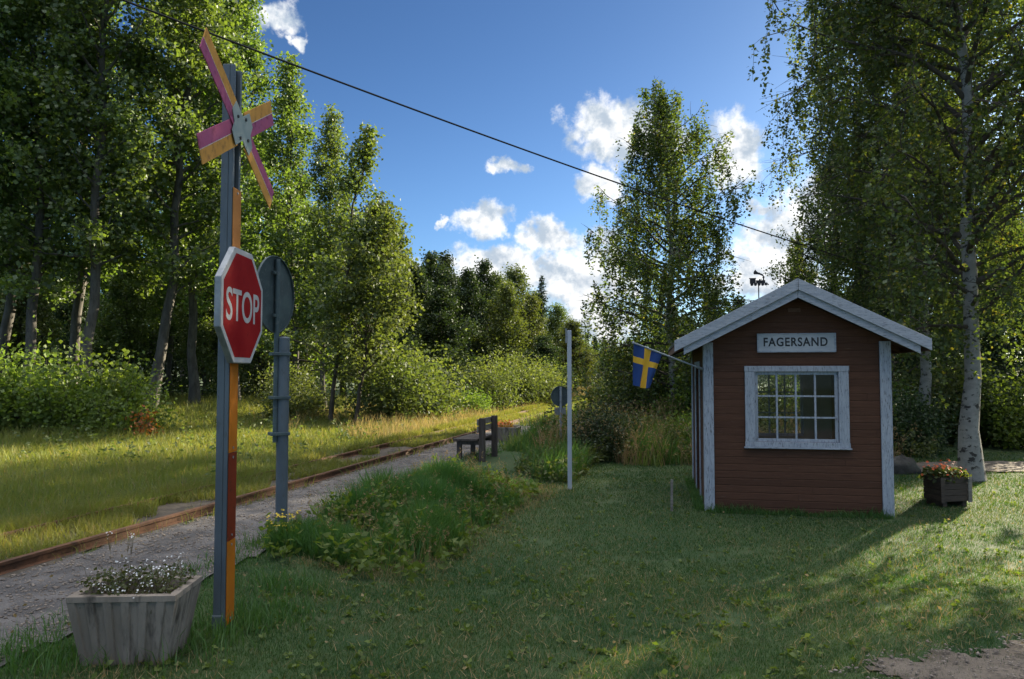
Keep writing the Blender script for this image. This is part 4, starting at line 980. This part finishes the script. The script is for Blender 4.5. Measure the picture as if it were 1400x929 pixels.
BB = make_tree(180, 14.5, .135, .185, lambda u: 3.3*(math.sin(math.pi*min(1, .13+.82*u))**.7)+.3, 100, 92000, .074, M['leaf_birch'], M['bark_birch'], (25, 60), -.02, 10, -.15, hang=1.3, lean=(-.012, 0), flare=1.75, secl=.5, limb=M['bark_dark'])
BM = make_tree(181, 10.6, .11, .10, lambda u: 2.75*((1-u)**.5)*(.60+.40*min(1, u*3.5))+.25, 74, 62000, .075, M['leaf_birch'], M['bark_birch'], (12, 58), -.015, 9, -.15, hang=1.5, lean=(.03, 0), secl=.42, limb=M['bark_dark'])
BS = make_tree(182, 9, .10, .12, lambda u: 1.5*(1-u)**.6+.2, 50, 15000, .09, M['leaf_birch'], M['bark_birch'], (28, 62), -.01, 7, -.1, hang=.6)
DK = make_tree(183, 12, .17, .10, lambda u: 2.5*(math.sin(math.pi*min(1, .30+.68*u))**.7)+.3, 70, 30000, .105, M['leaf_dark'], M['bark_dark'], (10, 62), .05, 8, 0, spread=.2)
BU = [make_bush(200+k, 1.30, 2.0, 40, 5600, .095, M['leaf_bush'], M['bark_dark'], .8) for k in range(2)]
BW = [make_bush(210+k, 1.6, 2.2, 46, 7000, .11, M['leaf_willow'], M['bark_dark'], .55, .14) for k in range(2)]
BD = make_bush(220, 1.2, 1.9, 60, 8000, .09, M['leaf_dark'], M['bark_dark'], .7)

def xy(px, depth): return (px-700)/F*depth, depth
# left wood, front row: each trunk can be told apart
front = [(-70, 20, 0, 1.0, 'tall aspen standing at the left edge, half out of the picture'), (2, 23, 2, 1.0, 'aspen with a dark trunk rising behind the leafy thicket at the left edge'), (35, 21, 0, .95, 'aspen with a thin grey trunk, second from the left edge'),
         (122, 21.5, 2, 1.02, 'aspen with a straight pale trunk behind the middle of the leafy thicket'), (98, 25, 0, 1.0, 'slim aspen set just behind and left of the straight pale trunk'), (203, 23, 1, .98, 'aspen with a leaning grey trunk right of the leafy thicket'),
         (268, 26, 0, .98, 'tall aspen behind the crossing sign post'), (325, 27, 2, .92, 'tall aspen whose crown fills the space right of the crossbuck')]
for px, dp, k, s, lab in front:
    place(A_[k], *xy(px, dp), lab, 'tree', 'aspen_tree', 'aspens of the wood across the track', s, rz=0 if k == 1 else None)
place(A2, *xy(398, 25.5), 'dense aspen behind the round sign, stepping down from the tall wood', 'tree', 'aspen_tree', 'aspens of the wood across the track', 1.04)
place(A2, *xy(446, 25), 'dark green aspen at the right end of the tall wood', 'tree', 'aspen_tree', 'aspens of the wood across the track', .86)
place(YA, *xy(452, 21), 'slender young aspen leaning right with a pointed crown against the sky', 'tree', 'aspen_tree', 'aspens of the wood across the track', 1.0, rz=0)
place(YB, *xy(487, 20.6), 'small leaning tree with a round yellow green crown beside the young aspen', 'tree', 'young_tree', None, 1.0, rz=0)
for px, dp in ((-140, 27), (-20, 31), (60, 30), (150, 31), (190, 34), (235, 31), (300, 35), (350, 32), (20, 40), (120, 42), (250, 43), (-100, 38), (400, 36)):
    place(A_[random.randint(0, 2)], *xy(px, dp), 'aspen deep in the wood behind the front row of trunks', 'tree', 'aspen_tree', 'aspens deep in the wood', .60+.14*random.random())
for px, dp, s in ((30, 27, .62), (170, 29, .6), (280, 30, .62), (360, 29, .6), (-60, 30, .6), (100, 36, .7), (420, 30, .55), (230, 36, .7), (330, 40, .7)):
    place(OK[0 if dp < 31 else 2], *xy(px, dp), 'understorey tree in the shade of the aspens', 'tree', 'understorey_tree', 'understorey trees of the left wood', s)
for k in range(22):
    px, dp = -260+k*34, 46+14*random.random()
    place(OK[2] if k % 3 else OK[0], *xy(px, dp), 'tree at the dark back of the left wood', 'tree', 'deciduous_tree', 'trees at the dark back of the left wood', .95+.35*random.random())
# leafy thicket at the left
for px, dp, s, lab in ((-40, 16.0, 1.05, 'tall leafy bush cut off by the left edge'), (30, 16.8, 1.12, 'bright green bush at the left end of the thicket'), (80, 16.4, .92, 'leafy bush in the middle of the thicket, lowest of the row'), (125, 17.0, 1.08, 'broad leafy bush in front of the straight pale trunk'), (168, 16.6, .82, 'rounded bush at the right end of the thicket beside red leaves')):
    place(BU[random.randint(0, 1)], *xy(px, dp), lab, 'bush', 'bush', 'bushes of the roadside thicket', s, parts=BUSH)
sr = make_bush(230, .22, .75, 14, 260, .09, M['leaf_red'], M['bark_dark'], .7, .06); place(sr, *xy(203, 16.2), 'small shrub with bright red leaves at the right end of the thicket', 'shrub', 'shrub', None, 1, parts=BUSH)
for px, dp, s, lab in ((398, 22, .75, 'low willow bush under the tall aspens right of the round sign'), (540, 22.5, 1.15, 'big yellow green bush right of the leaning young trees'), (575, 24, 1.0, 'willow bush at the foot of the dark middle trees')):
    place(BW[random.randint(0, 1)], *xy(px, dp), lab, 'bush', 'bush', 'willow bushes along the meadow', s, parts=BUSH)
# bushes along the far part of the track
for px, dp, s, lab, k in ((615, 29, 1.0, 'dark rounded bush standing left of the others along the track', 2), (638, 27, .8, 'bright low bush behind the bench', 1), (665, 30, 1.1, 'willow bush behind the bench beside the meadow edge', 0), (695, 33, 1.15, 'tall willow bush in the middle of the row along the track', 0), (728, 35, 1.1, 'willow bush second from the far end of the row', 0), (752, 38, 1.05, 'willow bush at the far end of the row behind the small round sign', 0)):
    place({0: BW[0], 1: BU[0], 2: BD}[k], *xy(px, dp), lab, 'bush', 'bush', 'bushes lining the far track', s*.95, sz=s*(.62+.5*random.random()), parts=BUSH)
# middle trees; darker leaves on some put their shaded side into the colour
mid = [(566, 368, 37, 2, 'round crowned tree next to the left wood'), (592, 352, 43, 2, 'tallest dark tree of the middle wood'), (604, 398, 33, 2, 'narrow dark tree standing forward of the middle wood'), (636, 372, 44, 2, 'dark broad tree right of the tallest one'), (664, 362, 50, 2, 'tall green tree with a pointed top in the middle wood'),
       (692, 388, 44, 1, 'pale green tree in the centre of the middle wood'), (722, 405, 50, 0, 'olive green tree left of the spire shaped spruce'), (762, 418, 54, 1, 'yellowish tree right of the spire shaped spruce'), (786, 440, 50, 0, 'bright tree closest to the track in the middle wood'), (745, 462, 42, 2, 'low dark tree in front of the spruce'), (800, 470, 62, 1, 'sunlit tree where the wood meets the track')]
for px, ty, dp, k, lab in mid:
    h = at(px, ty, dp).z-float(zg(*xy(px, dp))); place(OK[k], *xy(px, dp), lab, 'tree', 'deciduous_tree', 'trees of the middle wood', max(.8, h/9.4*.95), sz=h/9.4)
for px, ty, dp, lab in ((741, 378, 62, 'spire shaped spruce above the middle wood'), (802, 455, 80, 'small distant spruce at the end of the middle wood'), (585, 345, 52, 'spruce tip showing behind the tallest dark tree')):
    h = at(px, ty, dp).z-float(zg(*xy(px, dp))); place(SP, *xy(px, dp), lab, 'tree', 'spruce_tree', 'spruces of the middle wood', h/10)
for px, dp in ((610, 58), (640, 62), (675, 60), (700, 64), (560, 55), (530, 50), (500, 45), (470, 40), (520, 38), (735, 75)):
    place(OK[random.randint(0, 2)], *xy(px, dp), 'tree at the back of the middle wood', 'tree', 'deciduous_tree', 'trees at the back of the middle wood', 1.0+.15*random.random())
for k in range(16):
    px = 790+k*13+random.uniform(-5, 5); dp = random.uniform(105, 150)
    place(OK[k % 3], *xy(px, dp), 'distant tree closing the end of the track', 'tree', 'deciduous_tree', 'distant trees at the end of the track', .62+.2*random.random())
# right of the track
for px, dp, s, lab, k in ((842, 58, 1.75, 'dark bush overhanging the far track on the right', BD), (862, 48, 1.9, 'taller dark bush right of the far track', BD), (826, 40, .75, 'yellow green bush beside the far rails', BW[1]), (838, 33, .7, 'sunlit willow bush below the flag', BW[0]), (880, 25, 1.35, 'dark shrub under the flag', BD), (905, 23, 1.5, 'dark leafy shrub at the foot of the middle birch', BD), (824, 15.8, .62, 'low dark bush right of the pale pole', BD), (868, 17.2, .42, 'knee high weedy shrub at the end of the lawn', BW[0]), (905, 16.6, .34, 'pale low shrub at the end of the lawn below the flag', BW[1]), (936, 17.4, .5, 'leafy shrub beside the left wall of the hut', BU[0]), (792, 18.5, .4, 'small green shrub just right of the pale pole', BU[1]), (945, 21, 1.0, 'bright shrub at the left side of the hut', BU[1])):
    place(k, *xy(px, dp), lab, 'bush', 'bush', 'bushes right of the track', s, parts=BUSH)
rw = make_bush(231, .5, 1.0, 16, 380, .13, M['leaf_gold'], M['bark_dark'], .7, .1); place(rw, *xy(818, 44), 'little shrub with orange leaves beside the far rails', 'shrub', 'shrub', None, 1.1, parts=BUSH)
place(BM, *xy(918, 21.5), 'weeping birch with an airy crown behind the left of the hut', 'tree', 'birch_tree', 'birches', 1.1, rz=1.9, sz=.98)
place(BS, *xy(1092, 34), 'small birch top showing just above the hut ridge', 'tree', 'birch_tree', 'birches', .93)
bt = at(1330, 655, 12.6); place(BB, bt.x, 12.6, 'big weeping birch with a white blotched trunk right of the hut', 'tree', 'birch_tree', 'birches', .97, rz=2.2)
place(BB, *xy(1262, 18.5), 'tall drooping birch behind the right slope of the hut roof', 'tree', 'birch_tree', 'birches', 1.0, rz=2.4)
place(BM, *xy(1385, 27), 'birch at the right edge behind the bushes of the lane', 'tree', 'birch_tree', 'birches', .85, rz=2.2)
place(BS, 11.7, 13.4, 'slim birch added beyond the right edge to break up the sunlight on the lawn', 'tree', 'birch_tree', 'birches', 1.0, rz=.7)  # added out of view so its crown streaks the sunlight
for px, dp, s, lab in ((1150, 27, .85, 'dark tree just right of the hut ridge'), (1215, 22, .80, 'dark tree low behind the right corner of the hut'), (1285, 24, .92, 'dark tree directly behind the white birch trunk'), (1372, 24, .58, 'dark tree between the white trunk and the right edge')):
    place(DK, *xy(px, dp), lab, 'tree', 'dark_tree', 'dark trees behind the lane', s)
for px, dp in ((1010, 45), (1060, 48), (1120, 42), (1180, 40), (1240, 38), (980, 50), (940, 55), (900, 60), (1300, 36)):
    place(OK[random.randint(0, 2)], *xy(px, dp), 'tree of the far row seen low past the hut', 'tree', 'deciduous_tree', 'far row behind the hut', .6+.2*random.random())
for px, dp, s, lab, k in ((1222, 19, .75, 'sunlit leafy bush just right of the hut corner', BU[0]), (1246, 17, .8, 'dark rounded bush between hut and lane', BD), (1285, 19.5, 1.0, 'yellow green bush left of the white birch trunk', BW[0]), (1345, 19, 1.1, 'bush behind the lane right of the white birch trunk', BD), (1392, 18, 1.0, 'leafy bush at the right edge behind the lane', BU[1]), (1165, 22, 1.0, 'bush hidden mostly behind the hut, seen through its window', BU[0]), (1080, 24, 1.0, 'sunlit bush seen through the hut window', BU[1]), (1030, 20, .9, 'low bush behind the hut', BW[1])):
    place(k, *xy(px, dp), lab, 'bush', 'bush', 'bushes behind the lane', s, parts=BUSH)
# stone lumps standing in for dark vegetation by the lane
for px, py, dp, s, lab in ((1232, 640, 13.6, .26, 'dark mossy lump standing in for vegetation beside the lane right of the hut'), (1214, 634, 14.0, .2, 'smaller lump standing in for vegetation touching the hut corner in view')):
    p = at(px, py, dp); rs = np.random.RandomState(int(px)); mb = MB(); mb.ball((0, 0, 0), s, seg=10)
    mb.v = [tuple(np.array(v)*np.array([1.2, 1, .8])*(1+.12*rs.randn())) for v in mb.v]
    o = mb.build('stone', M['stone'], None, (p.x, p.y, float(zg(p.x, p.y))+s*.3), smooth_=True); tag(o, lab, 'stone', 'lumps standing in for vegetation beside the lane')
